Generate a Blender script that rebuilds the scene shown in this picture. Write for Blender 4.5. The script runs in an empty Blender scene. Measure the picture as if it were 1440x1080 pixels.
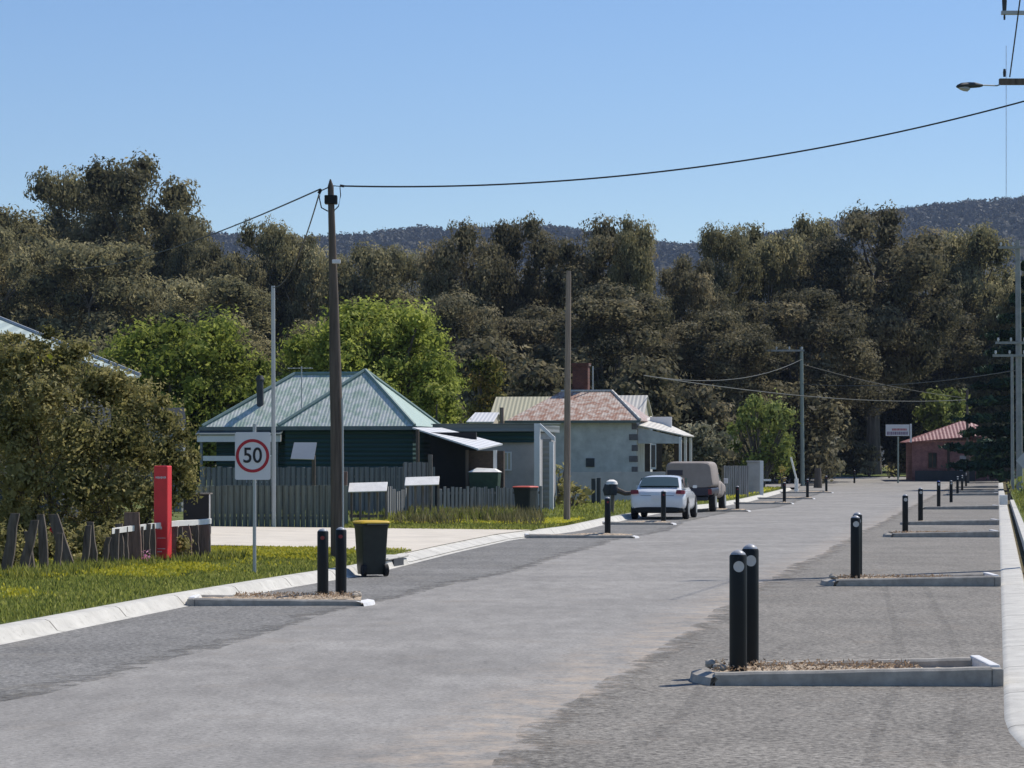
import bpy, math, random
import numpy as np
from mathutils import Vector, Matrix
random.seed(7); RNG = np.random.default_rng(7)
SC = bpy.context.scene; COL = SC.collection
F = 3600.0; CX = 720.0; HY = 650.0; EYE = 1.9
def W(px, py, D): return Vector(((px-CX)*D/F, D, EYE-(py-HY)*D/F))
def smooth(a, b, t):
    t = max(0.0, min(1.0, (t-a)/(b-a))); return t*t*(3-2*t)
def hfar(D): return 0.78*smooth(183, 245, D)
# ---------------------------------------------------------------- kerb lines
LK = [(8,-8.6),(16,-7.3),(26.8,-5.36),(33.9,-4.33),(38.4,-3.5),(43.6,-2.45),(53.4,-1.3),(62.2,-.12),(70.5,1.75),(80,3.05),(90,4.6),(97,5.75),(108.6,8.7),(123,11.3),(140,13.9),(163,17.3),(185,20.5)]
def lk(D):
    for (a, xa), (b, xb) in zip(LK, LK[1:]):
        if D <= b: return xa+(xb-xa)*(D-a)/(b-a)
    return LK[-1][1]+(D-LK[-1][0])*.12
def rk(D):
    x = 4.25+(D-22.06)*.1897
    if D < 19: x += (19-D)**2*.03
    return x
def gl(x, D):
    s = max(0, lk(D)-x); return .13+min(.30, .010*s)+hfar(D)
def gr(x, D):
    s = max(0, x-rk(D)-.9); return .10+min(1.0, .16*s)*smooth(30,60,D)+hfar(D)
# ---------------------------------------------------------------- materials
MATS = {}
def nodes(name):
    m = bpy.data.materials.new(name); m.use_nodes = True; nt = m.node_tree
    b = nt.nodes['Principled BSDF']; MATS[name] = m
    return m, nt, b
def N(nt, t, **k):
    n = nt.nodes.new(t)
    for a, v in k.items(): setattr(n, a, v)
    return n
def noise(nt, scale, detail=4, rough=.6, coord='Object', stretch=None):
    tc = N(nt, 'ShaderNodeTexCoord'); n = N(nt, 'ShaderNodeTexNoise')
    n.inputs['Scale'].default_value = scale; n.inputs['Detail'].default_value = detail; n.inputs['Roughness'].default_value = rough
    if stretch:
        mp = N(nt, 'ShaderNodeMapping'); mp.inputs['Scale'].default_value = stretch
        nt.links.new(tc.outputs[coord], mp.inputs['Vector']); nt.links.new(mp.outputs[0], n.inputs['Vector'])
    else: nt.links.new(tc.outputs[coord], n.inputs['Vector'])
    return n
def ramp(nt, src, stops):
    r = N(nt, 'ShaderNodeValToRGB'); e = r.color_ramp.elements
    while len(e) < len(stops): e.new(.5)
    for el, (p, c) in zip(e, stops):
        el.position = p; el.color = (*c, 1) if len(c) == 3 else c
    nt.links.new(src, r.inputs['Fac']); return r
def mixc(nt, a, b, fac, mode='MIX'):
    m = N(nt, 'ShaderNodeMix', data_type='RGBA', blend_type=mode)
    for s, i in ((fac, 0), (a, 6), (b, 7)):
        if hasattr(s, 'links'): nt.links.new(s, m.inputs[i])
        elif i == 0: m.inputs[0].default_value = s
        else: m.inputs[i].default_value = (*s, 1)
    return m.outputs[2]
def bump(nt, b, h, strength=.4, dist=.02):
    n = N(nt, 'ShaderNodeBump'); n.inputs['Strength'].default_value = strength; n.inputs['Distance'].default_value = dist
    nt.links.new(h, n.inputs['Height']); nt.links.new(n.outputs[0], b.inputs['Normal'])
def plain(name, col, rough=.6, metal=0, var=.18, scale=3.0, spec=.4, stretch=None, bmp=0):
    m, nt, b = nodes(name)
    n = noise(nt, scale, 5, .65, stretch=stretch)
    lo = tuple(c*(1-var) for c in col); hi = tuple(min(1, c*(1+var)) for c in col)
    r = ramp(nt, n.outputs[0], [(.3, lo), (.7, hi)])
    nt.links.new(r.outputs[0], b.inputs['Base Color'])
    b.inputs['Roughness'].default_value = rough; b.inputs['Metallic'].default_value = metal; b.inputs['Specular IOR Level'].default_value = spec
    if bmp: bump(nt, b, n.outputs[0], bmp)
    return m
def asphalt(name, dark, light, tint, grain=38, dust=None, bmp=.5, line=None, edge=False):
    m, nt, b = nodes(name)
    n1 = noise(nt, grain, 3, .8); n2 = noise(nt, .35, 6, .6); n3 = noise(nt, 2.2, 5, .7, stretch=(1.6,.5,1))
    c = ramp(nt, n1.outputs[0], [(.32, dark), (.68, light)]).outputs[0]
    r2 = ramp(nt, n2.outputs[0], [(.3, (.80,.80,.80)), (.7, (1.13,1.13,1.13))]).outputs[0]
    c = mixc(nt, c, r2, 1, 'MULTIPLY')
    r3 = ramp(nt, n3.outputs[0], [(.35, (.86,.86,.86)), (.62, (1.08,1.08,1.08))]).outputs[0]
    c = mixc(nt, c, r3, 1, 'MULTIPLY')
    n4 = noise(nt, .9, 5, .7); r4 = ramp(nt, n4.outputs[0], [(.56, (0,0,0)), (.74, (.6,.6,.6))]).outputs[0]
    c = mixc(nt, c, tint, r4)
    n5 = noise(nt, 11, 2, .9); r5 = ramp(nt, n5.outputs[0], [(.27, (.62,.62,.62)), (.36, (1,1,1))]).outputs[0]
    c = mixc(nt, c, r5, 1, 'MULTIPLY')
    if line:
        tc = N(nt, 'ShaderNodeTexCoord'); sp = N(nt, 'ShaderNodeSeparateXYZ'); nt.links.new(tc.outputs['Object'], sp.inputs[0])
        # pale tan grit swept along the edge of the bay: x - a*y - b
        m1 = N(nt, 'ShaderNodeMath', operation='MULTIPLY_ADD'); nt.links.new(sp.outputs[1], m1.inputs[0]); m1.inputs[1].default_value = -line[0]; nt.links.new(sp.outputs[0], m1.inputs[2])
        m2 = N(nt, 'ShaderNodeMath', operation='SUBTRACT'); nt.links.new(m1.outputs[0], m2.inputs[0]); m2.inputs[1].default_value = line[1]
        m3 = N(nt, 'ShaderNodeMath', operation='ABSOLUTE'); nt.links.new(m2.outputs[0], m3.inputs[0])
        m4 = N(nt, 'ShaderNodeMapRange'); nt.links.new(m3.outputs[0], m4.inputs[0]); m4.inputs[1].default_value = 0; m4.inputs[2].default_value = 1.0; m4.inputs[3].default_value = 1; m4.inputs[4].default_value = 0
        n6 = noise(nt, 2.6, 6, .75); r6 = ramp(nt, n6.outputs[0], [(.44, (0,0,0)), (.66, (.85,.85,.85))]).outputs[0]
        f = N(nt, 'ShaderNodeMath', operation='MULTIPLY'); nt.links.new(m4.outputs[0], f.inputs[0]); nt.links.new(r6, f.inputs[1])
        c = mixc(nt, c, (.50,.40,.30), f.outputs[0])
    nt.links.new(c, b.inputs['Base Color']); b.inputs['Roughness'].default_value = .92; b.inputs['Specular IOR Level'].default_value = .25
    bump(nt, b, n1.outputs[0], bmp, .02)
    if edge:
        at = N(nt, 'ShaderNodeAttribute', attribute_name='edge'); ne = noise(nt, 1.6, 7, .78)
        ad = N(nt, 'ShaderNodeMath', operation='MULTIPLY_ADD'); nt.links.new(ne.outputs[0], ad.inputs[0]); ad.inputs[1].default_value = 1.5; nt.links.new(at.outputs['Fac'], ad.inputs[2])
        re_ = ramp(nt, ad.outputs[0], [(.74,(0,0,0)),(1.0,(1,1,1))]); nt.links.new(re_.outputs[0], b.inputs['Alpha'])
    return m
def leafmat(name, cols, rough=.6, trans=.25, scale=.35):
    m, nt, b = nodes(name)
    at = N(nt, 'ShaderNodeAttribute', attribute_name='tone')
    n = noise(nt, scale, 3, .6)
    add = N(nt, 'ShaderNodeMath', operation='MULTIPLY_ADD'); nt.links.new(n.outputs[0], add.inputs[0]); add.inputs[1].default_value = .5; 
    nt.links.new(at.outputs['Fac'], add.inputs[2])
    sb = N(nt, 'ShaderNodeMath', operation='SUBTRACT'); nt.links.new(add.outputs[0], sb.inputs[0]); sb.inputs[1].default_value = .25
    r = ramp(nt, sb.outputs[0], [(i/(len(cols)-1), c) for i, c in enumerate(cols)])
    oi = N(nt, 'ShaderNodeObjectInfo'); hs = N(nt, 'ShaderNodeHueSaturation')
    mr = N(nt, 'ShaderNodeMapRange'); nt.links.new(oi.outputs['Random'], mr.inputs[0]); mr.inputs[3].default_value = .78; mr.inputs[4].default_value = 1.22
    nt.links.new(mr.outputs[0], hs.inputs['Value']); nt.links.new(r.outputs[0], hs.inputs['Color'])
    nt.links.new(hs.outputs[0], b.inputs['Base Color']); b.inputs['Roughness'].default_value = rough; b.inputs['Specular IOR Level'].default_value = .08
    tr = N(nt, 'ShaderNodeBsdfTranslucent'); nt.links.new(hs.outputs[0], tr.inputs['Color'])
    mx = N(nt, 'ShaderNodeMixShader'); mx.inputs[0].default_value = trans
    out = nt.nodes['Material Output']; nt.links.new(b.outputs[0], mx.inputs[1]); nt.links.new(tr.outputs[0], mx.inputs[2]); nt.links.new(mx.outputs[0], out.inputs[0])
    return m
def ribbed(name, col, axis, pitch=.15, rough=.35, metal=.0, strength=.8, rust_or_glint=None, var=.12, spec=.5, dark=.72):
    """corrugated or boarded sheet: ribs repeat along the given axis"""
    m, nt, b = nodes(name)
    tc = N(nt, 'ShaderNodeTexCoord'); sp = N(nt, 'ShaderNodeSeparateXYZ'); nt.links.new(tc.outputs['Object'], sp.inputs[0])
    mu = N(nt, 'ShaderNodeMath', operation='MULTIPLY'); nt.links.new(sp.outputs['XYZ'.index(axis)], mu.inputs[0]); mu.inputs[1].default_value = 2*math.pi/pitch
    si = N(nt, 'ShaderNodeMath', operation='SINE'); nt.links.new(mu.outputs[0], si.inputs[0])
    n = noise(nt, 1.1, 6, .65); st = (6,.6,.6) if axis == 'X' else (.6,6,.6)
    if axis == 'Z': st = (.5,.5,5)
    n2 = noise(nt, 1.3, 5, .6, stretch=st)
    lo = tuple(c*(1-var) for c in col); hi = tuple(min(1,c*(1+var)) for c in col)
    c = ramp(nt, n2.outputs[0], [(.3, lo), (.7, hi)]).outputs[0]
    if rust_or_glint:
        nr = noise(nt, 1.5, 7, .7, stretch=(2.2,2.2,.5)); rr = ramp(nt, nr.outputs[0], [(.41,(0,0,0)),(.58,(.85,.85,.85))]).outputs[0]
        c = mixc(nt, c, rust_or_glint, rr)
    gr_ = N(nt, 'ShaderNodeMapRange'); nt.links.new(si.outputs[0], gr_.inputs[0]); gr_.inputs[1].default_value = -1; gr_.inputs[2].default_value = -.6; gr_.inputs[3].default_value = dark; gr_.inputs[4].default_value = 1
    cc = N(nt, 'ShaderNodeCombineColor'); [nt.links.new(gr_.outputs[0], cc.inputs[i]) for i in range(3)]
    c = mixc(nt, c, cc.outputs[0], 1, 'MULTIPLY')
    nt.links.new(c, b.inputs['Base Color']); b.inputs['Roughness'].default_value = rough; b.inputs['Metallic'].default_value = metal; b.inputs['Specular IOR Level'].default_value = spec
    bump(nt, b, si.outputs[0], strength, .03)
    return m
def groundmat(name, a, b_, c_, yellow=None):
    m, nt, b = nodes(name)
    n1 = noise(nt, .5, 6, .65); n2 = noise(nt, 9, 4, .8)
    c = ramp(nt, n1.outputs[0], [(.3, a), (.5, b_), (.7, c_)]).outputs[0]
    r2 = ramp(nt, n2.outputs[0], [(.25, (.55,.55,.55)), (.75, (1.35,1.35,1.35))]).outputs[0]
    c = mixc(nt, c, r2, 1, 'MULTIPLY')
    nt.links.new(c, b.inputs['Base Color']); b.inputs['Roughness'].default_value = .95; b.inputs['Specular IOR Level'].default_value = .1
    bump(nt, b, n2.outputs[0], .7, .04)
    return m
asphalt('road', (.21,.20,.183), (.375,.357,.325), (.27,.24,.20), 22, line=(.19,-3.45), bmp=.25)
asphalt('bay_gravel', (.075,.069,.060), (.36,.335,.29), (.25,.21,.165), 17, bmp=.5, edge=True)
asphalt('shoulder_gravel', (.075,.073,.068), (.33,.32,.295), (.26,.24,.20), 17, bmp=.5, edge=True)
asphalt('pale_road', (.19,.175,.165), (.38,.36,.34), (.36,.32,.27), 12)
m, nt, b = nodes('tyre'); b.inputs['Base Color'].default_value = (.02,.02,.02,1); b.inputs['Roughness'].default_value = .85
m, nt, b = nodes('skid')   # faint tyre marks
n = noise(nt, 6, 5, .8); rr = ramp(nt, n.outputs[0], [(.40,(0,0,0)),(.80,(.30,.30,.30))])
b.inputs['Base Color'].default_value = (.03,.028,.028,1); b.inputs['Roughness'].default_value = .9
nt.links.new(rr.outputs[0], b.inputs['Alpha'])
plain('concrete_white', (.56,.54,.48), .85, var=.16, scale=2.5, bmp=.2)
def joints(name, pitch):
    m = MATS[name]; nt = m.node_tree; b = nt.nodes['Principled BSDF']; src = b.inputs['Base Color'].links[0].from_socket
    tc = N(nt, 'ShaderNodeTexCoord'); sp = N(nt, 'ShaderNodeSeparateXYZ'); nt.links.new(tc.outputs['Object'], sp.inputs[0])
    mo = N(nt, 'ShaderNodeMath', operation='PINGPONG'); nt.links.new(sp.outputs[1], mo.inputs[0]); mo.inputs[1].default_value = pitch/2
    r = ramp(nt, mo.outputs[0], [(.012, (.25,.24,.22)), (.022, (1,1,1))]); c = mixc(nt, src, r.outputs[0], 1, 'MULTIPLY')
    n = noise(nt, 9, 6, .8); r2 = ramp(nt, n.outputs[0], [(.30,(.55,.53,.48)),(.45,(1,1,1))]); nt.links.new(mixc(nt, c, r2.outputs[0], .7, 'MULTIPLY'), b.inputs['Base Color'])
joints('concrete_white', 2.6)
plain('concrete_pale', (.62,.56,.46), .88, var=.13, scale=.9, bmp=.15)
plain('concrete_grey', (.36,.335,.29), .9, var=.28, scale=5, bmp=.4)
plain('nose_white', (.70,.70,.69), .8, var=.12, scale=9)
plain('mulch', (.44,.35,.25), .95, var=.6, scale=26, bmp=1)
plain('rock', (.42,.37,.30), .9, var=.35, scale=12, bmp=.5)
groundmat('turf', (.085,.11,.035), (.13,.16,.05), (.21,.20,.085))
groundmat('earth', (.09,.09,.04), (.13,.11,.06), (.17,.14,.09))
groundmat('forest_floor', (.03,.032,.022), (.038,.039,.028), (.045,.044,.032))
plain('black_plastic', (.007,.009,.009), .55, var=.2, spec=.3)
plain('black_rubber', (.015,.015,.015), .8, var=.2)
m, nt, b = nodes('reflector_white'); b.inputs['Base Color'].default_value = (.50,.50,.48,1); b.inputs['Roughness'].default_value = .5
m, nt, b = nodes('reflector_red'); b.inputs['Base Color'].default_value = (.20,.01,.015,1); b.inputs['Roughness'].default_value = .3
plain('blue_plastic', (.02,.06,.32), .4)
plain('cap_highlight', (.35,.36,.38), .4, var=.1)  # pale tone paints the bright highlight onto the black bollard tops
plain('steel', (.42,.44,.44), .45, metal=.35, var=.15, scale=2, stretch=(1,1,.2))
plain('steel_green', (.26,.31,.27), .6, var=.2, scale=.6, stretch=(1,1,.2))
plain('pole_wood', (.12,.095,.075), .85, var=.4, scale=9, stretch=(2,2,.12), bmp=.5)
plain('pole_wood_pale', (.27,.215,.165), .85, var=.35, scale=9, stretch=(2,2,.12), bmp=.5)
plain('pole_concrete', (.27,.28,.27), .8, var=.2, scale=3)
plain('cable', (.03,.03,.035), .6)
plain('cable_pale', (.12,.12,.10), .6)
plain('insulator', (.55,.55,.53), .3)
plain('sign_white', (.70,.69,.70), .45, var=.04)
plain('sign_black', (.012,.012,.015), .5)
plain('sign_red', (.42,.015,.03), .45, var=.06)
plain('pillar_red', (.78,.042,.048), .5, var=.14, scale=2.2)
plain('sign_grey', (.42,.43,.44), .5, var=.06)
plain('sign_purple', (.14,.07,.16), .5)
plain('bin_green', (.018,.024,.022), .5, var=.25, scale=6)
plain('tub_green', (.03,.06,.035), .6, var=.3, scale=5)
plain('lid_yellow', (.62,.40,.02), .5, var=.1)
plain('lid_red', (.55,.10,.06), .5, var=.1)
plain('timber_grey', (.20,.175,.15), .92, var=.5, scale=7, stretch=(2.5,2.5,.35), bmp=.6)
plain('timber_brown', (.21,.135,.105), .92, var=.4, scale=6, stretch=(2.5,2.5,.35), bmp=.6)
plain('timber_weathered', (.13,.105,.085), .92, var=.5, scale=7, stretch=(2.5,2.5,.35), bmp=.6)
plain('timber_white', (.88,.85,.78), .85, var=.10, scale=5)
ribbed('fence_green', (.17,.19,.165), 'X', .16, .85, strength=.8, var=.25, dark=.35, spec=.15)
ribbed('fence_slate', (.23,.235,.23), 'X', .17, .85, strength=.8, var=.22, dark=.4, spec=.15)
ribbed('fence_grey', (.36,.34,.32), 'X', .15, .85, strength=.8, var=.3, dark=.3, spec=.15)
ribbed('board_teal', (.010,.050,.050), 'Z', .16, .55, strength=.5, var=.15, dark=.6)
ribbed('board_slate', (.20,.22,.22), 'Z', .2, .7, strength=.3, var=.1, dark=.85)
ribbed('roof_green_x', (.37,.47,.37), 'X', .125, .42, metal=.1, strength=.25, rust_or_glint=(.66,.67,.62), var=.16, dark=.80)  # whitish noise patches put the bright eave glints into the roof colour
ribbed('roof_green_y', (.27,.37,.32), 'Y', .17, .45, metal=.1, strength=.4, var=.08, dark=.9)
ribbed('roof_mint_x', (.42,.50,.46), 'X', .3, .5, metal=.1, strength=.3, var=.08, dark=.93)
ribbed('roof_rust_x', (.56,.49,.42), 'X', .14, .7, metal=.0, spec=.15, strength=.2, rust_or_glint=(.31,.14,.085), var=.22, dark=.88)
ribbed('roof_rust_y', (.38,.33,.32), 'Y', .17, .6, metal=.1, strength=.5, rust_or_glint=(.23,.12,.09), var=.2, dark=.85)
ribbed('roof_red_x', (.26,.10,.095), 'X', .3, .6, strength=.5, rust_or_glint=(.36,.20,.19), var=.2, dark=.8)
ribbed('roof_cream', (.60,.55,.36), 'X', .2, .6, strength=.3, var=.08, dark=.93)
ribbed('roof_cream_white', (.60,.57,.50), 'X', .2, .6, strength=.3, var=.08, dark=.93)
ribbed('roof_white', (.68,.68,.66), 'X', .2, .5, strength=.3, var=.05, dark=.93)
plain('ridge_green', (.20,.28,.25), .5, var=.1)
plain('gutter', (.12,.15,.15), .5)
plain('white_paint', (.72,.72,.72), .5, var=.06)
plain('cream_paint', (.55,.50,.38), .6, var=.08)
plain('render_blue', (.54,.545,.54), .9, var=.22, scale=1.6, bmp=.5)
plain('render_grey', (.40,.385,.38), .9, var=.14, scale=1.6, bmp=.3)
plain('quoin', (.15,.14,.15), .9, var=.3, scale=4)
plain('dark_grey', (.05,.055,.06), .7)
plain('brown_wall', (.065,.05,.038), .9, var=.3, scale=5)
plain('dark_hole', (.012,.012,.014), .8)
m, nt, b = nodes('glass_dark'); b.inputs['Base Color'].default_value = (.03,.04,.045,1); b.inputs['Roughness'].default_value = .08; b.inputs['Specular IOR Level'].default_value = .7
m, nt, b = nodes('car_glass'); b.inputs['Base Color'].default_value = (.055,.085,.085,1); b.inputs['Roughness'].default_value = .06; b.inputs['Specular IOR Level'].default_value = .8
def brick(name, a, b_, mortar, sc):
    m, nt, bs = nodes(name); tc = N(nt, 'ShaderNodeTexCoord'); br = N(nt, 'ShaderNodeTexBrick')
    mp = N(nt, 'ShaderNodeMapping'); mp.inputs['Rotation'].default_value = (math.radians(90),0,0)
    nt.links.new(tc.outputs['Object'], mp.inputs[0]); nt.links.new(mp.outputs[0], br.inputs[0])
    br.inputs['Color1'].default_value = (*a,1); br.inputs['Color2'].default_value = (*b_,1); br.inputs['Mortar'].default_value = (*mortar,1); br.inputs['Scale'].default_value = sc
    n = noise(nt, 2, 5, .6); r = ramp(nt, n.outputs[0], [(.3,(.7,.7,.7)),(.7,(1.2,1.2,1.2))]).outputs[0]
    nt.links.new(mixc(nt, br.outputs[0], r, 1, 'MULTIPLY'), bs.inputs['Base Color']); bs.inputs['Roughness'].default_value = .9
brick('brick_red', (.16,.055,.038), (.10,.035,.028), (.12,.09,.08), 4)
brick('brick_house', (.36,.17,.15), (.27,.12,.11), (.2,.15,.14), 4)
brick('brick_dark', (.085,.06,.045), (.055,.042,.034), (.07,.06,.05), 4)
m, nt, b = nodes('car_white'); b.inputs['Base Color'].default_value = (.72,.74,.76,1); b.inputs['Roughness'].default_value = .25; b.inputs['Coat Weight'].default_value = .6
n = noise(nt, 3, 4); nt.links.new(ramp(nt, n.outputs[0], [(.3,(.68,.70,.72)),(.7,(.76,.78,.79))]).outputs[0], b.inputs['Base Color'])
plain('canopy_tan', (.30,.26,.23), .7, var=.12, scale=2)
plain('ute_dark', (.035,.033,.05), .4)
plain('bark', (.11,.095,.08), .95, var=.45, scale=2, stretch=(2,2,.3), bmp=.6)
plain('bark_pale', (.42,.38,.33), .9, var=.4, scale=1.2, stretch=(2,2,.3), bmp=.4)
leafmat('leaf_gum', [(0.107,0.102,0.053),(0.196,0.183,0.092),(0.330,0.300,0.158),(0.553,0.481,0.275)], trans=0.50, scale=.12)
leafmat('leaf_dark', [(0.086,0.082,0.048),(0.147,0.134,0.076),(0.252,0.226,0.131),(0.429,0.359,0.213)], trans=0.45, scale=.12)
leafmat('leaf_green', [(0.082,0.110,0.023),(0.205,0.242,0.049),(0.351,0.389,0.084),(0.540,0.542,0.154)], trans=0.50, scale=.4)
leafmat('leaf_lime', [(0.106,0.131,0.037),(0.210,0.248,0.062),(0.330,0.372,0.112),(0.480,0.509,0.175)], trans=.4, scale=.4)
leafmat('leaf_olive', [(0.115,0.113,0.041),(0.263,0.248,0.089),(0.459,0.404,0.164),(0.655,0.584,0.280)], trans=0.50, scale=.8)
leafmat('leaf_bronze', [(0.082,0.101,0.028),(0.200,0.202,0.049),(0.382,0.286,0.084),(0.601,0.370,0.140)], trans=.4, scale=.4)
leafmat('leaf_grey', [(0.122,0.126,0.081),(0.210,0.205,0.132),(0.315,0.294,0.198),(0.455,0.420,0.294)], trans=0.45, scale=.4)
leafmat('leaf_conifer', [(0.016,0.033,0.023),(0.035,0.064,0.038),(0.066,0.108,0.055),(0.125,0.176,0.080)], trans=.08, scale=.3)
leafmat('leaf_hill', [(0.041,0.046,0.039),(0.063,0.066,0.053),(0.090,0.090,0.071),(0.127,0.121,0.092)], trans=.1, scale=.01)
leafmat('grass_blade', [(0.106,0.114,0.027),(0.203,0.222,0.050),(0.300,0.324,0.075),(0.480,0.446,0.150)], trans=0.50, scale=.5)
leafmat('grass_dry', [(.10,.095,.04),(.16,.145,.06),(.24,.21,.10),(.32,.28,.15)], trans=.3, scale=.5)
leafmat('bark_chip', [(.16,.10,.06),(.30,.20,.12),(.42,.31,.20),(.55,.44,.32)], trans=.05, scale=6)
leafmat('petal_yellow', [(.55,.45,.03),(.66,.58,.05),(.72,.66,.10),(.78,.74,.2)], trans=.3, scale=2)
leafmat('petal_pink', [(.5,.12,.25),(.6,.25,.4),(.7,.4,.55),(.7,.5,.6)], trans=.3, scale=2)
leafmat('petal_red', [(.4,.01,.02),(.5,.02,.05),(.6,.04,.08),(.6,.06,.1)], trans=.3, scale=2)
# ---------------------------------------------------------------- mesh builder
class MB:
    def __init__(s): s.v = []; s.f = []; s.m = []
    def add(s, vs, fs, mi=0):
        o = len(s.v); s.v += [tuple(v) for v in vs]; s.f += [tuple(i+o for i in f) for f in fs]; s.m += [mi]*len(fs); return s
    def box(s, x0, x1, y0, y1, z0, z1, mi=0, rot=None, c=None):
        vs = [Vector((x,y,z)) for z in (z0,z1) for y in (y0,y1) for x in (x0,x1)]
        if rot is not None:
            c = Vector(c) if c is not None else Vector(((x0+x1)/2,(y0+y1)/2,(z0+z1)/2)); vs = [rot@(v-c)+c for v in vs]
        return s.add(vs, [(0,2,3,1),(4,5,7,6),(0,1,5,4),(2,6,7,3),(0,4,6,2),(1,3,7,5)], mi)
    def tube(s, pts, rad, n=8, mi=0, caps=True):
        pts = [Vector(p) for p in pts]
        if not hasattr(rad, '__len__'): rad = [rad]*len(pts)
        rings = []; up = Vector((0,0,1))
        for i, p in enumerate(pts):
            d = (pts[min(i+1,len(pts)-1)]-pts[max(i-1,0)]).normalized()
            a = d.cross(up if abs(d.z) < .9 else Vector((1,0,0))).normalized(); b_ = d.cross(a)
            rings.append([p+(a*math.cos(2*math.pi*k/n)+b_*math.sin(2*math.pi*k/n))*rad[i] for k in range(n)])
        vs = [v for r in rings for v in r]; fs = []
        for i in range(len(pts)-1):
            for k in range(n): fs.append((i*n+k, i*n+(k+1)%n, (i+1)*n+(k+1)%n, (i+1)*n+k))
        if caps: fs += [tuple(range(n))[::-1], tuple((len(pts)-1)*n+k for k in range(n))]
        return s.add(vs, fs, mi)
    def loft(s, rings, mi=0, caps=True):
        n = len(rings[0]); vs = [v for r in rings for v in r]; fs = []
        for i in range(len(rings)-1):
            for k in range(n): fs.append((i*n+k, i*n+(k+1)%n, (i+1)*n+(k+1)%n, (i+1)*n+k))
        if caps: fs += [tuple(range(n))[::-1], tuple((len(rings)-1)*n+k for k in range(n))]
        return s.add(vs, fs, mi)
    def slab(s, pts, t, mi=0, side=None):
        """a planar polygon given thickness t along its normal (downwards)"""
        pts = [Vector(p) for p in pts]; n = (pts[1]-pts[0]).cross(pts[2]-pts[0]).normalized()
        if n.z < 0: pts = pts[::-1]; n = -n
        k = len(pts); vs = pts+[p-n*t for p in pts]
        s.add(vs, [tuple(range(k))], mi)
        o = len(s.v)-2*k
        fs = [tuple(o+k+i for i in range(k))[::-1]]+[(o+i, o+k+i, o+k+(i+1)%k, o+(i+1)%k) for i in range(k)]
        s.f += fs; s.m += [mi if side is None else side]*len(fs); return s
    def build(s, name, mats, parent=None, loc=None, smooth_=False, bevel=0, kind=None):
        me = bpy.data.meshes.new(name); me.from_pydata(s.v, [], s.f)
        if isinstance(mats, str): mats = [mats]
        for mm in mats: me.materials.append(MATS[mm])
        me.polygons.foreach_set('material_index', s.m)
        if smooth_:
            me.polygons.foreach_set('use_smooth', [True]*len(s.f))
        me.update()
        o = bpy.data.objects.new(name, me); COL.objects.link(o)
        if smooth_:
            try: me.set_sharp_from_angle(angle=math.radians(40))
            except Exception: pass
        if parent: o.parent = parent
        if loc is not None: o.location = loc
        if bevel:
            b = o.modifiers.new('bevel', 'BEVEL'); b.width = bevel; b.segments = 2; b.limit_method = 'ANGLE'
        if kind: o['kind'] = kind
        return o
def tag(o, label, cat, group=None):
    o['label'] = label; o['category'] = cat
    if group: o['group'] = group
    return o
def thing(name, label, cat, loc=(0,0,0), rotz=0, group=None):
    o = bpy.data.objects.new(name, None); COL.objects.link(o); o.location = loc; o.rotation_euler = (0,0,rotz); o.empty_display_size = .3
    return tag(o, label, cat, group)
def dup(root, loc, rotz=0, scale=None, label=None):
    r = root.copy(); COL.objects.link(r); r.location = loc; r.rotation_euler = (0,0,rotz)
    if scale: r.scale = scale
    if label: r['label'] = label
    def rec(src, dst):
        for ch in list(src.children):
            if ch.name in done: continue
            c = ch.copy(); COL.objects.link(c); done.add(c.name); c.parent = dst; c.matrix_parent_inverse = ch.matrix_parent_inverse.copy(); rec(ch, c)
    done = set(); rec(root, r); return r
def sheet(name, rows, mat, kind='structure'):
    """rows: list of equal-length lists of points"""
    mb = MB(); n = len(rows[0]); vs = [p for r in rows for p in r]
    fs = [(i*n+k, i*n+k+1, (i+1)*n+k+1, (i+1)*n+k) for i in range(len(rows)-1) for k in range(n-1)]
    mb.add(vs, fs); o = mb.build(name, mat, smooth_=True, kind=kind); return o
def quads(name, C, U, V, tone, mat, parent=None, kind=None):
    """numpy: many leaf quads with centre C, half axes U, V"""
    n = len(C); P = np.empty((n,4,3), np.float32)
    P[:,0] = C-U; P[:,1] = C+V*.9-U*.1; P[:,2] = C+U; P[:,3] = C-V*.9+U*.1
    me = bpy.data.meshes.new(name); me.vertices.add(4*n); me.loops.add(4*n); me.polygons.add(n)
    me.vertices.foreach_set('co', P.ravel()); me.loops.foreach_set('vertex_index', np.arange(4*n, dtype=np.int32))
    me.polygons.foreach_set('loop_start', np.arange(0,4*n,4, dtype=np.int32)); me.polygons.foreach_set('loop_total', np.full(n,4,np.int32))
    me.materials.append(MATS[mat]); me.update(calc_edges=True)
    a = me.attributes.new('tone', 'FLOAT', 'FACE'); a.data.foreach_set('value', tone.astype(np.float32))
    o = bpy.data.objects.new(name, me); COL.objects.link(o)
    if parent: o.parent = parent
    if kind: o['kind'] = kind
    return o
def unit(a): return a/np.maximum(np.linalg.norm(a, axis=1, keepdims=True), 1e-6)
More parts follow.
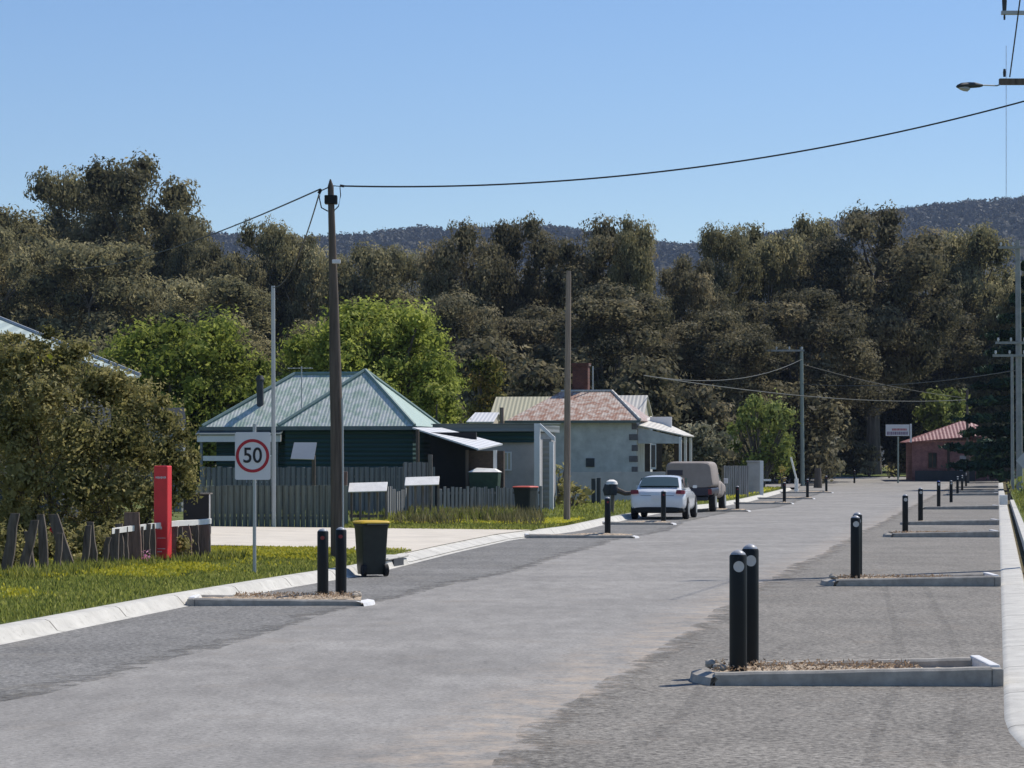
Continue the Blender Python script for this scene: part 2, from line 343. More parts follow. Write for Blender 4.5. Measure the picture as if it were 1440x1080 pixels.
def puff(clumps, per, size, rng, hang=0.0, aspect=.5, rad=(.62,1.05), spread=.7):
    """leaves over ellipsoid clumps [(x,y,z,rx,ry,rz,tone)]"""
    Cs, Us, Vs, Ts = [], [], [], []
    for (x,y,z,rx,ry,rz,t) in clumps:
        k = int(per*(rx*ry*rz)**(2/3)) if per > 0 else int(-per)
        d = unit(rng.normal(size=(k,3))); r = rng.uniform(*rad, size=(k,1))
        lump = 1+.22*np.sin(d[:,:1]*5+x)*np.cos(d[:,1:2]*6+y)+.15*np.sin(d[:,2:3]*9+z)
        c = np.array([x,y,z])+d*np.array([rx,ry,rz])*r*lump
        nrm = unit(d*np.array([1/rx,1/ry,1/rz])*min(rx,ry,rz)+rng.normal(size=(k,3))*spread*.42)
        a = unit(np.cross(nrm, rng.normal(size=(k,3)))); a[:,2] -= hang; a = unit(a)
        b = unit(np.cross(nrm, a)); s = size*rng.uniform(.55,1.35,size=(k,1))
        kc = k//6
        if kc:
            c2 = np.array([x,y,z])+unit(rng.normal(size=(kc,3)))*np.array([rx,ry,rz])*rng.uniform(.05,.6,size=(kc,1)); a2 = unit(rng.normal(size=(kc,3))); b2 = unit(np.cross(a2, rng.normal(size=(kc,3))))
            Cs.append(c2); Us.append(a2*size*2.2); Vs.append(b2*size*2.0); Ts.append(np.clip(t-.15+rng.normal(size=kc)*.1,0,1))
        Cs.append(c); Us.append(a*s); Vs.append(b*s*aspect); Ts.append(np.clip(t+rng.normal(size=k)*.13,0,1))
    return np.concatenate(Cs), np.concatenate(Us), np.concatenate(Vs), np.concatenate(Ts)
# ================================================================ SETTING
def Ds(a, b, step, grow=1.03):
    out = [a]; s = step
    while out[-1]+s < b: out.append(out[-1]+s); s *= grow
    out.append(b); return out
# base ground
rows = []
for D in [-300,-50,5,20,60,100,150]+list(range(180,250,6))+[260,400,700,1200,2200,3400,4400]:
    rows.append([(x, D, (hfar(D) if D > 0 else 0)-.06) for x in (-2900,-900,-300,-120,-60,0,30,60,120,300,900,2900)])
sheet('ground', rows, 'earth')
# road
rows = []
for D in Ds(6, 236, 1.2, 1.02):
    a, b_ = lk(D)-.02, rk(D)+.02
    rows.append([(a+(b_-a)*t, D, hfar(D)+.05*0) for t in np.linspace(0,1,9)])
sheet('road', rows, 'road')
def strip(name, fa, fb, D0, D1, mat, z, step=.22, nx=2, jit=(0,0), seed=1, grow=1.004, fade=None):
    rng = random.Random(seed); rows = []; ja = jb = 0
    for D in Ds(D0, D1, step, grow):
        ja = ja*.75+rng.gauss(0,1)*jit[0]; jb = jb*.75+rng.gauss(0,1)*jit[1]
        a, b_ = fa(D)+ja, fb(D)+jb
        rows.append([(a+(b_-a)*t, D, hfar(D)+z) for t in np.linspace(0,1,nx)])
    if fade:
        for r in rows:
            a_, b_ = Vector(r[0]), Vector(r[-1]); d_ = (b_-a_).normalized()
            if fade == 'a': r[:] = [tuple(a_-d_*.3), tuple(a_+d_*.9), tuple(b_)]
            else: r[:] = [tuple(a_), tuple(b_-d_*.9), tuple(b_+d_*.3)]
    o = sheet(name, rows, mat)
    if fade:
        at = o.data.attributes.new('edge', 'FLOAT', 'POINT'); v_ = [0,1,1] if fade == 'a' else [1,1,0]
        at.data.foreach_set('value', v_*len(rows))
    return o
strip('parking_bay', lambda D: rk(D)-(3.15+.35*smooth(20,40,D)), rk, 6, 228, 'bay_gravel', .004, jit=(.03,0), seed=3, fade='a')
strip('road_shoulder', lk, lambda D: lk(D)+2.2+.15*math.sin(D*.13), 6, 175, 'shoulder_gravel', .004, jit=(0,.03), seed=5, fade='b')
# side street joining at the far end, paler bitumen
rows = []
for D in Ds(178, 226, 3, 1.0):
    rows.append([(x, D, hfar(D)+.15+.02*smooth(178,183,D)) for x in np.linspace(lk(D)-12*smooth(176,190,D)-.5, lk(D)+.3, 6)])
sheet('side_street', rows, 'pale_road')
# tyre marks in the bay
for i, pts in enumerate([[(1238,810),(1247,837),(1258,875),(1268,920)],[(1296,815),(1308,840),(1330,880),(1348,922)],
                         [(1262,965),(1245,1000),(1232,1040),(1222,1078)],[(1352,968),(1350,1000),(1343,1040),(1335,1078)],[(1105,905),(1080,925),(1060,965)],[(990,962),(960,1005),(900,1050)]]):
    P = [Vector(((px-CX)*(6840/(py-HY))/F, 6840/(py-HY), .008)) for px, py in pts]
    Q = []
    for a, b_ in zip(P, P[1:]):
        Q += [a.lerp(b_, t/5) for t in range(5)]
    Q.append(P[-1]); rows = [[q+Vector((-.05,0,0)), q+Vector((.05,0,0))] for q in Q]
    sheet('tyre_mark', rows, 'skid')
# left kerb (rolled concrete kerb) swept along the polyline
def kerb(name, line, prof, D0, D1, mat, step=1.0, gap=None):
    rows = []
    for D in Ds(D0, D1, step, 1.01):
        z = hfar(D); f = gap(D) if gap else 1
        rows.append([(line(D)+px, D, z+(pz if pz < .03 else .03+(pz-.03)*f)) for px, pz in prof])
    return sheet(name, rows, mat)
cross = lambda D: 1-.75*(smooth(47,50,D)-smooth(64,67,D))
kerb('kerb_left', lk, [(.10,.006),(.02,.02),(-.07,.125),(-.12,.145),(-.30,.145),(-.31,.0)], 6, 176, 'concrete_white', .8, cross)
kerb('kerb_right', rk, [(-.02,.0),(.0,.018),(.04,.03),(.33,.045),(.36,.0)], 6, 205, 'concrete_white', .8)
kerb('footpath_edge', lambda D: rk(D)+.52, [(-.02,.0),(.0,.14),(.17,.145),(.19,.0)], 6, 120, 'concrete_white', .8)
# verges
rows = []
for D in Ds(6, 196, .9, 1.008):
    k = lk(D)-.29; rows.append([(k-s, D, gl(k-s, D)+(-.115 if (47 < D < 67 and s < 2) else 0)*0 + (random.uniform(-.012,.012) if s > .1 else 0)) for s in (0,.3,.8,1.6,2.6,4,6,9,13,18,26,38,55,80)])
sheet('left_verge', rows, 'turf')
rows = []
for D in Ds(6, 236, 1.2, 1.01):
    k = rk(D)+.68; rows.append([(k+s, D, gr(k+s, D)+(random.uniform(-.02,.02) if s > .1 else 0)) for s in (0,.3,.8,1.6,2.8,4.5,7,11,18,30,60,110)])
sheet('right_verge', rows, 'turf')
rows = []
for D in Ds(196, 330, 4, 1.02):
    rows.append([(x, D, hfar(D)+.10+random.uniform(-.03,.03)+.4*smooth(236,330,D)) for x in list(np.linspace(-150, lk(D)-12.6, 14))])
sheet('far_ground', rows, 'forest_floor')
rows = []
for D in Ds(226, 330, 4, 1.02):
    rows.append([(x, D, hfar(D)+.07+random.uniform(-.03,.03)+.4*smooth(236,330,D)) for x in list(np.linspace(lk(D)-12.8, 150, 18))])
sheet('far_verge', rows, 'turf')
# driveway: pale concrete crossing the verge and running left
rows = []
for u in np.linspace(0, 1, 24):
    row = []
    for t in np.linspace(0, 1, 14):
        xe = -1.5*(1-t)+(-9.3)*t; Dn = 49.5+3*smooth(0,4,-1.5-xe); D = Dn+(66.3-Dn)*u
        xx = (lk(D)-.28)*(1-t)+(-9.3)*t; row.append((xx, D, gl(xx,D)+.022))
    rows.append(row)
sheet('driveway', rows, 'concrete_pale')
rows = [[(lk(D)-.33, D, gl(lk(D)-.33, D)+.022), (lk(D)+.02, D, .035)] for D in np.linspace(48,66,30)]
sheet('driveway_apron', rows, 'concrete_white')
# hill with a forest on it
SKY = [(-300,300),(0,330),(200,335),(290,335),(330,330),(420,336),(500,334),(560,327),(600,323),(640,326),(760,320),(810,328),(870,338),(935,345),(1000,343),(1060,330),(1140,316),(1200,302),(1300,290),(1400,283),(1440,279),(1800,262)]
def ridge(px):
    for (a, ya), (b_, yb) in zip(SKY, SKY[1:]):
        if px <= b_: 
            t = (px-a)/(b_-a); return ya+(yb-ya)*t
    return SKY[-1][1]
RD = 3000.0
def hill(x, D):
    px = CX+x*F/RD; top = EYE-(ridge(px)-HY)*RD/F
    k = smooth(1150, RD, D) if D < RD else 1-.6*smooth(RD, 4100, D)
    return top*k + 9*math.sin(x*.013+D*.004)*math.sin(D*.006)*k*(1-k)*3
rows = []
SKY = [(a_, b_+20) for a_, b_ in SKY]
for D in list(np.linspace(1150, 2950, 30))+[2980,3000,3050,3200,3500,4100]:
    rows.append([(x, D, hill(x, D)) for x in np.linspace(-1100,1200,90)])
sheet('hill', rows, 'forest_floor')
rng = np.random.default_rng(11); cl = []
for i in range(10500):
    D = RD-abs(rng.normal())*420 if i > 900 else RD+rng.uniform(-15,15)
    if D < 1300: continue
    x = rng.uniform(-700, 760); h = rng.uniform(6,13)*(1 if i > 900 else rng.choice([.55,.8,1.1])); r = rng.uniform(2.5,5.5)
    cl.append((x, D, hill(x, D)+h*.55, r, r, h*.45, rng.uniform(.1,.9)))
C, U, V, T = puff(cl, -18, 1.6, rng, aspect=.7)
o = quads('forest', C, U, V, T, 'leaf_hill', kind='stuff'); tag(o, 'hazy blue forest covering the distant ridge', 'forest')
# ================================================================ TREES
def gum(name, H, Wd, seed, n=44, leaf='leaf_gum', bark='bark', low=.26, flat=.75, size=.21, per=165, trunkr=.45, zc=.60, rzc=.40, csz=(.10,.19), tmin=.15):
    rng = np.random.default_rng(seed); rn = random.Random(seed); cl = []
    tries = 0
    while len(cl) < n and tries < 9000:
        tries += 1
        d = rng.normal(size=3); d /= np.linalg.norm(d); r = rng.uniform(.35,.98)**.7
        z = H*(zc+rzc*d[2]*r); 
        if z < low*H: continue
        wz = 1-.25*max(0,(z/H-.75)/.25)
        x, y = d[0]*r*Wd/2*wz, d[1]*r*Wd/2*wz; cr = Wd*rng.uniform(*csz)
        if any((x-c[0])**2+(y-c[1])**2+((z-c[2])*1.2)**2 < (.64*(cr+c[3]))**2 for c in cl): continue
        z = min(z, H-cr*flat)
        cl.append((x,y,z,cr,cr*rng.uniform(.8,1.1),cr*flat,float(np.clip(rng.normal(.45,.16),tmin,.9))))
    root = thing(name, '', 'tree')
    mb = MB(); lean = Vector((rn.uniform(-.05,.05),rn.uniform(-.05,.05)))*H
    fork = H*rn.uniform(.16,.26)
    mb.tube([(0,0,-.4),(lean.x*.1,lean.y*.1,fork*.5),(lean.x*.2,lean.y*.2,fork)], [trunkr*1.3,trunkr,trunkr*.85], 8)
    top = Vector((lean.x*.2,lean.y*.2,fork)); limbs = []
    for k in range(5):
        a = 2*math.pi*(k+rn.random()*.6)/5; rr = Wd*rn.uniform(.10,.22)
        e = Vector((math.cos(a)*rr, math.sin(a)*rr, H*rn.uniform(.55,.75))); m_ = top.lerp(e,.5)+Vector((math.cos(a),math.sin(a),-.3))*Wd*.03
        mb.tube([top-Vector((0,0,.3)), m_, e], [trunkr*.6,trunkr*.42,trunkr*.2], 6); limbs.append((m_, e))
    for c in cl:
        p = Vector(c[:3]); q = min((pt for l in limbs for pt in (l[0], l[0].lerp(l[1],.5), l[1])), key=lambda s: (s-p).length+(4 if s.z > p.z+1 else 0))
        mm = q.lerp(p,.5)+Vector((0,0,-.04*H*rn.random())); mb.tube([q,mm,p], [trunkr*.26,trunkr*.17,trunkr*.06], 4, caps=False)
    mb.build('trunk', bark, root, smooth_=True)
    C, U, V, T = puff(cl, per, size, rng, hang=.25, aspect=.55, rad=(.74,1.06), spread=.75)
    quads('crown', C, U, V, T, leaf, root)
    root['H'] = H; root['Wd'] = Wd
    return root
PROTO = {
 'g1': gum('gum_tree', 25, 17, 21, n=52, bark='bark_pale', trunkr=.5), 'g2': gum('gum_tree', 25, 15, 22, n=46, csz=(.11,.2)), 'g3': gum('gum_tree', 25, 18, 23, n=60, csz=(.09,.16), low=.2, bark='bark_pale', trunkr=.5),
 'b1': gum('gum_tree', 25, 18, 44, n=64, csz=(.09,.16), low=.36, trunkr=.8, leaf='leaf_dark', zc=.64, rzc=.36),
 'd1': gum('gum_tree', 25, 16, 31, n=56, leaf='leaf_dark', low=.14, zc=.56, rzc=.44), 'd2': gum('gum_tree', 25, 18, 32, n=60, leaf='leaf_dark', low=.16, csz=(.10,.17), zc=.56, rzc=.44),
 'd3': gum('gum_tree', 25, 15, 33, n=50, leaf='leaf_dark', low=.12, csz=(.12,.2), zc=.55, rzc=.45)}
USED = set()
TREES = [ # proto, px, ytop, width px, D, rot, label
 ('g3',-35,268,230,262,0.3,'gum tree with thin gappy top cut by the left picture edge'),
 ('g1',95,240,170,270,1.2,'tall gum tree with a pointed left shoulder beside the tallest tree at left'),
 ('g2',190,223,190,262,2.6,'tallest gum tree at left, standing highest against the sky'),
 ('g3',30,300,200,235,4.0,'brown-olive gum tree behind the pale green roof at far left'),
 ('g1',150,340,220,228,5.1,'wide brown-olive gum tree above the left broadleaf tree'),
 ('g2',262,300,110,255,1.0,'narrow gum tree on the right flank of the tallest tree at left'),
 ('g3',318,322,120,245,3.3,'gum tree left of the notch where the ridge shows'),
 ('g1',375,310,110,250,0.6,'round topped gum tree right of the notch where the ridge shows'),
 ('g3',440,309,120,250,2.2,'gum tree whose crown stands directly behind the wooden utility pole top'),
 ('g2',290,390,190,222,4.4,'gum tree low behind the left broadleaf tree and grey steel pole'),
 ('g2',515,343,130,238,5.6,'low gum tree just right of the wooden utility pole'),
 ('g1',560,350,110,244,1.9,'low gum tree in the dip left of the twin-topped dark tree'),
 ('d1',650,302,125,212,0.9,'left peak of the dark twin-topped gum trees left of the bare pole'),
 ('d2',730,297,140,216,2.9,'right peak of the dark twin-topped gum trees left of the bare pole'),
 ('d3',640,410,150,196,4.7,'dark low gum tree just behind the bronze shrub'),
 ('d1',850,294,150,210,3.7,'dark gum tree with the high crown behind the bare wooden pole'),
 ('g2',893,306,80,206,0.2,'small light-tipped gum crown at the right shoulder of the high dark tree'),
 ('d3',860,400,200,192,2.1,'broad dark gum tree directly behind the rusty roof'),
 ('d2',965,352,120,214,5.0,'dark gum tree below the dip in the skyline right of centre'),
 ('g1',1010,318,110,232,1.4,'gum tree rising at the right side of the skyline dip'),
 ('g3',1078,293,130,240,3.1,'gum tree with the pointed crown behind the far pole with a crossarm'),
 ('d1',1010,430,170,200,0.4,'dark gum tree low behind the bright green garden tree'),
 ('g2',1140,304,110,244,5.9,'gum tree between the pointed crown and the large spreading gum'),
 ('b1',1228,292,210,233,2.4,'large spreading gum tree with forked dark trunk beside the roadside signboard'),
 ('d2',1130,400,200,212,4.2,'dark gum tree behind the greenish pole with a crossarm'),
 ('g3',1300,312,150,258,0.8,'gum tree behind the red-roofed cottage, left half'),
 ('g2',1368,318,130,260,3.6,'gum tree with the rounded knob top above the red-roofed cottage'),
 ('g3',1445,352,130,250,5.3,'gum tree behind the dark conifer at the right edge'),
 ('d2',1340,430,180,250,1.1,'dark gum tree low behind the red-roofed cottage'),
 ('d3',760,430,160,200,1.8,'dark gum tree low behind the cream roof'),
 ('d1',1185,430,190,262,2.0,'dark gum tree far back behind the forked trunk beside the signboard'),
 ('g1',1265,440,170,266,3.0,'gum tree far back between the forked trunk and the red cottage'),
 ('d3',1120,440,170,258,1.0,'dark gum tree far back behind the crossarm pole'),
 ('g3',480,420,150,225,.1,'gum tree low behind the right broadleaf tree'),
]
def place_tree(key, px, yt, w, D, rot, label, group='gum trees behind the houses', base=None):
    p = PROTO[key]; zb = hfar(D)+.1 if base is None else base
    H = (EYE-(yt-HY)*D/F-zb)*1.015; Wd = w*D/F; x = (px-CX)*D/F
    s = (Wd/p['Wd']*1.08, Wd/p['Wd']*1.08, H/p['H'])
    if key in USED: o = dup(p, (x,D,zb), rot, s, label)
    else:
        USED.add(key); o = p; o.location = (x,D,zb); o.rotation_euler = (0,0,rot); o.scale = s; o['label'] = label
    o['group'] = group; return o
for a in TREES: place_tree(*a)
# understorey behind the houses: dark shrubs, each its own
def shrub(name, label, px, py_top, w, D, leaf, seed, base=None, dens=70, size=.16, n=14, depth=.8, group=None, cat='shrub', flat=.8, low=.12, trunk=True, csz=(.16,.28), hang=.2, aspect=.55):
    rng = np.random.default_rng(seed); x = (px-CX)*D/F; zb = (gl(x,D) if base is None else base); H = EYE-(py_top-HY)*D/F-zb; Wd = w*D/F
    root = thing(name, label, cat, (x,D,zb), 0, group); cl = []
    tries = 0
    while len(cl) < n and tries < 4000:
        tries += 1
        d = rng.normal(size=3); d /= np.linalg.norm(d); r = rng.uniform(.2,1)**.6; cr = min(Wd,H*1.3)*rng.uniform(*csz)
        zz = H*(.52+.5*d[2]*r); zz = min(max(zz, low*H+cr*.4), H-cr*flat*.9)
        xx, yy = d[0]*r*(Wd/2-cr*.8), d[1]*r*(Wd/2-cr*.8)*depth
        if any((xx-c[0])**2+(yy-c[1])**2+(zz-c[2])**2 < (.42*(cr+c[3]))**2 for c in cl): continue
        cl.append((xx,yy,zz,cr,cr,cr*flat,float(np.clip(rng.normal(.48,.14),.1,.9))))
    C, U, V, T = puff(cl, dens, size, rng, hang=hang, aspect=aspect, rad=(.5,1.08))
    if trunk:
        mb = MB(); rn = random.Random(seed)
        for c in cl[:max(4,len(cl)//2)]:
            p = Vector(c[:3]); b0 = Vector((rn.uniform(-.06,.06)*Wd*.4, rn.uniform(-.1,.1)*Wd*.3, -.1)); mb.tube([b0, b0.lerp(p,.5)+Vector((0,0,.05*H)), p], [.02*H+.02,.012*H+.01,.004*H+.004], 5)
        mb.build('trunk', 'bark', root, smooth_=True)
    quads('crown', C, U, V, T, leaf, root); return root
B = 'shrubs and small trees under the gum trees'
k = 0
for px, yt, w, D, leaf, lab in [(20,480,200,200,'leaf_gum','brown-olive understorey tree behind the pale roof at far left'),(150,470,200,195,'leaf_gum','dull understorey tree just above the left broadleaf tree'),
  (690,470,160,185,'leaf_dark','dark rounded understorey tree above the bronze shrub'),(600,520,120,160,'leaf_dark','dark understorey shrub behind the green hipped roof corner'),
  (770,500,150,172,'leaf_dark','dark understorey tree behind the brick chimney'),(900,500,150,175,'leaf_dark','dark understorey tree right of the brick chimney'),(980,540,130,185,'leaf_dark','dark understorey shrub behind the grey shrub by the verandah'),
  (1120,540,150,200,'leaf_dark','dark understorey shrub behind the greenish crossarm pole'),(1170,585,110,252,'leaf_dark','dark understorey shrub at the mouth of the side street'),(1275,560,130,254,'leaf_dark','dark understorey shrub behind the roadside signboard'),
  (1060,600,110,196,'leaf_dark','low dark understorey shrub behind the bright green garden tree'),(1400,520,120,246,'leaf_dark','dark understorey shrub between the cottage and the conifer'),(1100,610,120,222,'leaf_dark','low dark understorey shrub left of the side street'),(1200,620,90,232,'leaf_dark','low dark shrub behind the side street'),(1290,600,90,250,'leaf_gum','olive shrub behind the signboard post')]:
    k += 1; shrub('understorey_tree' if yt < 515 else 'shrub', lab, px, yt, w, D, leaf, 100+k, dens=80, size=.22, n=26, group=B, cat='tree' if yt < 515 else 'shrub', low=.02, base=hfar(D)+.1)
# broadleaf bright green trees
shrub('broadleaf_tree','bright green rounded broadleaf tree behind the bush, left of the steel pole',250,438,300,108,'leaf_green',51,dens=420,size=.10,n=90,cat='tree',csz=(.08,.15),low=.15)
shrub('broadleaf_tree','bright green rounded broadleaf tree rising behind the green hipped roof',522,417,290,112,'leaf_green',52,dens=420,size=.10,n=90,cat='tree',csz=(.08,.15),low=.15)
shrub('broadleaf_tree','lower bright green broadleaf tree at the right end of the green hipped roof',612,535,90,106,'leaf_green',53,dens=420,size=.10,n=30,cat='tree')
shrub('bronze_shrub','bronze-tipped rounded small tree above the cream roofs',686,500,86,135,'leaf_bronze',54,dens=300,size=.11,n=30,cat='tree')
shrub('garden_tree','bright green garden tree in front of the greenish crossarm pole',1070,553,124,172,'leaf_lime',55,dens=170,size=.13,n=46,cat='tree',base=.2,low=.10,flat=1.25,csz=(.07,.15))
shrub('garden_tree','light green garden tree above the red cottage roof',1328,545,96,236,'leaf_lime',56,dens=110,size=.22,n=24,cat='tree',base=.7)
shrub('grey_shrub','grey-green shrub right of the verandah',985,592,100,150,'leaf_grey',57,dens=160,size=.13,n=22)
shrub('shrub','grey-brown shrub below the crossarm pole',1160,610,70,205,'leaf_grey',58,dens=40,size=.28,n=12,base=.4)
shrub('rounded_shrub','small rounded grey-green shrub beside the far road bend',1222,648,36,226,'leaf_grey',59,dens=60,size=.2,n=8,base=.65,low=.0)
shrub('shrub','low dark shrub left of the red cottage wall',1263,650,40,214,'leaf_dark',60,dens=60,size=.22,n=8,base=.7,low=.0)
shrub('shrub','low olive shrub under the roadside signboard',1250,655,30,209,'leaf_olive',61,dens=60,size=.2,n=6,base=.7,low=.0)
shrub('garden_shrub','dark green garden shrub in front of the blue-grey wall',805,672,74,96,'leaf_olive',62,dens=160,size=.1,n=14)
shrub('garden_shrub','upright green shrub beside the white-framed porch',786,642,34,100,'leaf_olive',63,dens=160,size=.1,n=10)
shrub('shrub','dark shrub between the ute and the grey pillar',1022,628,60,140,'leaf_dark',64,dens=80,size=.18,n=12,low=.0)
shrub('shrub','small orange-tipped shrub on the verge near the crossarm pole',1100,650,22,168,'leaf_bronze',65,dens=120,size=.12,n=6,base=.2,low=0)
shrub('shrub','small dark green shrub by the right kerb near the grey diamond sign',1419,652,17,118,'leaf_olive',67,dens=260,size=.09,n=7,base=.25,low=0)
shrub('shrub','yellow-green weed clump on the bank at the right edge',1436,668,34,100,'leaf_lime',68,dens=240,size=.07,n=7,base=.35,low=0,trunk=False)
# big olive bush at left front
def big_bush():
    rng = np.random.default_rng(77); D = 47.5; x = (105-CX)*D/F
    root = thing('large_bush','large olive-brown bush covering the left foreground behind the rustic fence','shrub',(x,D,.2)); cl = []
    # lobes given as (px, py, radius m, depth offset)
    for px, py, r, dy in [(20,515,.62,0),(85,505,.58,.2),(60,560,.7,-.3),(140,545,.6,.1),(190,560,.5,.3),(228,590,.42,.2),(10,600,.7,-.5),(100,610,.75,-.6),(170,620,.65,-.4),(235,635,.45,0),(252,665,.36,.2),
        (30,670,.7,-.6),(110,680,.75,-.7),(180,690,.6,-.5),(230,700,.42,-.2),(-60,560,.8,0),(-60,660,.8,-.4),(-120,600,.9,0),(20,740,.6,-.3),(90,750,.6,-.2),(150,745,.5,-.1),(200,735,.4,0),(60,800,.4,.2),(15,800,.26,-6.5),(-5,770,.42,-4.2),(30,775,.36,-4.4),(68,770,.38,-4.2),(105,768,.34,-3.8),(140,762,.32,-3.4),(175,752,.25,-2.5),(108,792,.24,-5.5),(148,778,.2,-5),(128,800,.15,-6),(52,812,.16,-6.5),(255,765,.2,-3.6),(190,775,.12,-4.4),(120,640,.8,.7),(40,620,.9,.9),(200,640,.6,.8),(0,530,.6,.8),(140,720,.6,.8),(30,720,.6,.8),(255,610,.3,.2),(262,690,.26,.1),(268,640,.2,.1),(110,495,.3,.1),(50,488,.3,.3),(165,535,.3,0),(-20,490,.4,.3)]:
        p = W(px, py, D+dy); cl.append((p.x-x, dy, p.z-.2, r*1.08, r*.95, r*.95, float(np.clip(rng.normal(.5,.13),.1,.9))))
    for i in range(90):
        c = cl[rng.integers(0, 30)]; d = rng.normal(size=3); d /= np.linalg.norm(d); d[1] = -abs(d[1])*.8 if rng.random() < .6 else d[1]
        r = rng.uniform(.12,.24); cl.append((c[0]+d[0]*c[3]*.95, c[1]+d[1]*c[4]*.95, c[2]+d[2]*c[5]*.95, r, r, r*.9, float(np.clip(rng.normal(.55,.2),.05,1))))
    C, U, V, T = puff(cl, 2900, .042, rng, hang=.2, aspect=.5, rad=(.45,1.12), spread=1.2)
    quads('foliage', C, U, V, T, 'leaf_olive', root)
    mb = MB(); rn = random.Random(5)
    for k_ in range(16):
        c = cl[k_]; a = Vector((rn.uniform(-2.2,1.6), rn.uniform(-.3,.5), -.1)); p = Vector(c[:3]); a.x = a.x*.6+p.x*.4
        mb.tube([a, a.lerp(p,.45)+Vector((rn.uniform(-.2,.2),0,.1)), p], [.06,.04,.012], 6)
    mb.build('trunk', 'bark', root, smooth_=True)
    rng2 = np.random.default_rng(5); Cf, Uf, Vf, Tf = puff([(W(78,462+40,D).x-x, -.4, W(78,502,D).z-.2, .35,.3,.2,.5)], -9, .03, rng2)
    quads('blossom', Cf, Uf, Vf, Tf, 'petal_yellow', root)
big_bush()
# conifer at the right edge: tiers of flat boughs
def conifer():
    D = 176; x = (1462-CX)*D/F; zb = gr(x, D); H = EYE-(352-HY)*D/F-zb; rng = np.random.default_rng(91)
    root = thing('conifer','dark layered conifer with flat boughs at the right edge','tree',(x,D,zb))
    mb = MB(); mb.tube([(0,0,-.3),(0,0,H*.5),(0,0,H)], [.42,.25,.05], 8); cl = []
    z = 1.6
    while z < H-.3:
        R = 6.5*(1-z/H)**.72+.35; nb = 9
        for k_ in range(nb):
            a = 2*math.pi*(k_+rng.random())/nb; L = R*rng.uniform(.72,1.08)
            tip = Vector((math.cos(a)*L, math.sin(a)*L, z-.06*L+rng.uniform(-.15,.15))); mb.tube([(0,0,z+.1), tip*1.0], [.09,.02], 4, caps=False)
            for t in (.3,.52,.74,.93):
                w = L*.17*(1.25-t*.5); cl.append((tip.x*t, tip.y*t, z+(tip.z-z)*t, w*1.25, w*1.25, 13*.01+.05*rng.random(), float(rng.uniform(.1,.9))))
        z += rng.uniform(.95,1.25)
    mb.build('trunk','bark',root,smooth_=True)
    C, U, V, T = puff(cl, -95, .19, rng, aspect=.45, rad=(.2,1.1)); quads('crown', C, U, V, T, 'leaf_conifer', root)
conifer()
shrub('hedge','black-green hedge joining the red cottage to the conifer',1396,613,70,207,'leaf_conifer',92,dens=60,size=.25,n=26,base=.6,low=0,depth=.5,cat='hedge')
shrub('hedge','black-green hedge in front of the conifer behind the diamond sign',1418,600,40,190,'leaf_conifer',93,dens=80,size=.2,n=16,base=.4,low=0,depth=.6,cat='hedge')
# ================================================================ GRASS
def scatter(name, label, cat, region, n, h, mat, seed, zf, keep=None, wid=.35, jitter=.5):
    rng = np.random.default_rng(seed); C = []; 
    while len(C) < n:
        D = rng.uniform(region[0], region[1]); lo_, hi_ = region[2](D), region[3](D)
        if lo_ >= hi_ or rng.random() > (hi_-lo_)/12: continue
        x = rng.uniform(lo_, hi_)
        if keep and not keep(x, D, rng): continue
        C.append((x, D, zf(x, D)))
    C = np.array(C); k = len(C); hh = h*rng.uniform(.4,1.3,size=(k,1))
    U = np.concatenate([rng.normal(size=(k,2))*.35, np.ones((k,1))], 1); U = unit(U)*hh*.5
    V = unit(np.concatenate([rng.normal(size=(k,2)), np.zeros((k,1))],1))*hh*.5*wid; C[:,2:3] += hh*.45
    o = quads(name, C, U, V, np.clip(rng.normal(.5,.2,size=k)+.0,0,1), mat, kind='stuff'); o['label'] = label; o['category'] = cat; return o
noise2 = lambda x, y: math.sin(x*1.3+y*.7)+math.sin(x*.5-y*1.1+2)+.6*math.sin(x*3.1+y*2.3)
left_of = lambda D: lk(D)-.31
scatter('grass','short green grass on the left verge in front of the rustic fence','grass',(23,50.5,lambda D: max(lk(D)-10,-.21*D),left_of),60000,.075,'grass_blade',1,gl)
scatter('grass','green and dry grass on the verge beyond the driveway','grass',(66,80,lambda D: -4.5,left_of),34000,.11,'grass_blade',2,gl)
scatter('grass','green grass on the verge beside the parked cars','grass',(80,175,lambda D: lk(D)-9,left_of),26000,.14,'grass_blade',3,gl)
scatter('grass','grass on the bank beyond the right kerb','grass',(30,190,lambda D: rk(D)+.75,lambda D: rk(D)+6),22000,.14,'grass_blade',4,gr)
scatter('long_grass','long dry grass along the foot of the paling fence','grass',(68.5,80,lambda D: -3.6+.0*D,lambda D: .9),2600,.42,'grass_dry',5,gl,keep=lambda x, D, r: noise2(x*1.7,D*1.3) > .5+r.normal()*.5, wid=.08)
scatter('long_grass','long green weeds along the foot of the paling fence','grass',(69,81,lambda D: -3.8,lambda D: .1),4200,.34,'grass_blade',6,gl,keep=lambda x, D, r: noise2(x*1.5+3,D*1.2) > .3+r.normal()*.6, wid=.16)
scatter('long_grass','long weeds around the rustic fence posts','grass',(37,46,lambda D: -8.5+(D-37)*.25,lambda D: -6.9+(D-37)*.27),4200,.20,'grass_blade',7,gl,wid=.12)
scatter('wildflowers','yellow wildflowers spread over the front left verge','flowers',(27,50,lambda D: max(lk(D)-7,-.2*D),left_of),17000,.05,'petal_yellow',8,lambda x,D: gl(x,D)+.07,
        keep=lambda x, D, r: noise2(x*1.1,D*.8)+(D-37)*.13-max(0,1.6-(left_of(D)-x))*1.8 >.55+r.normal()*.7, wid=.8)
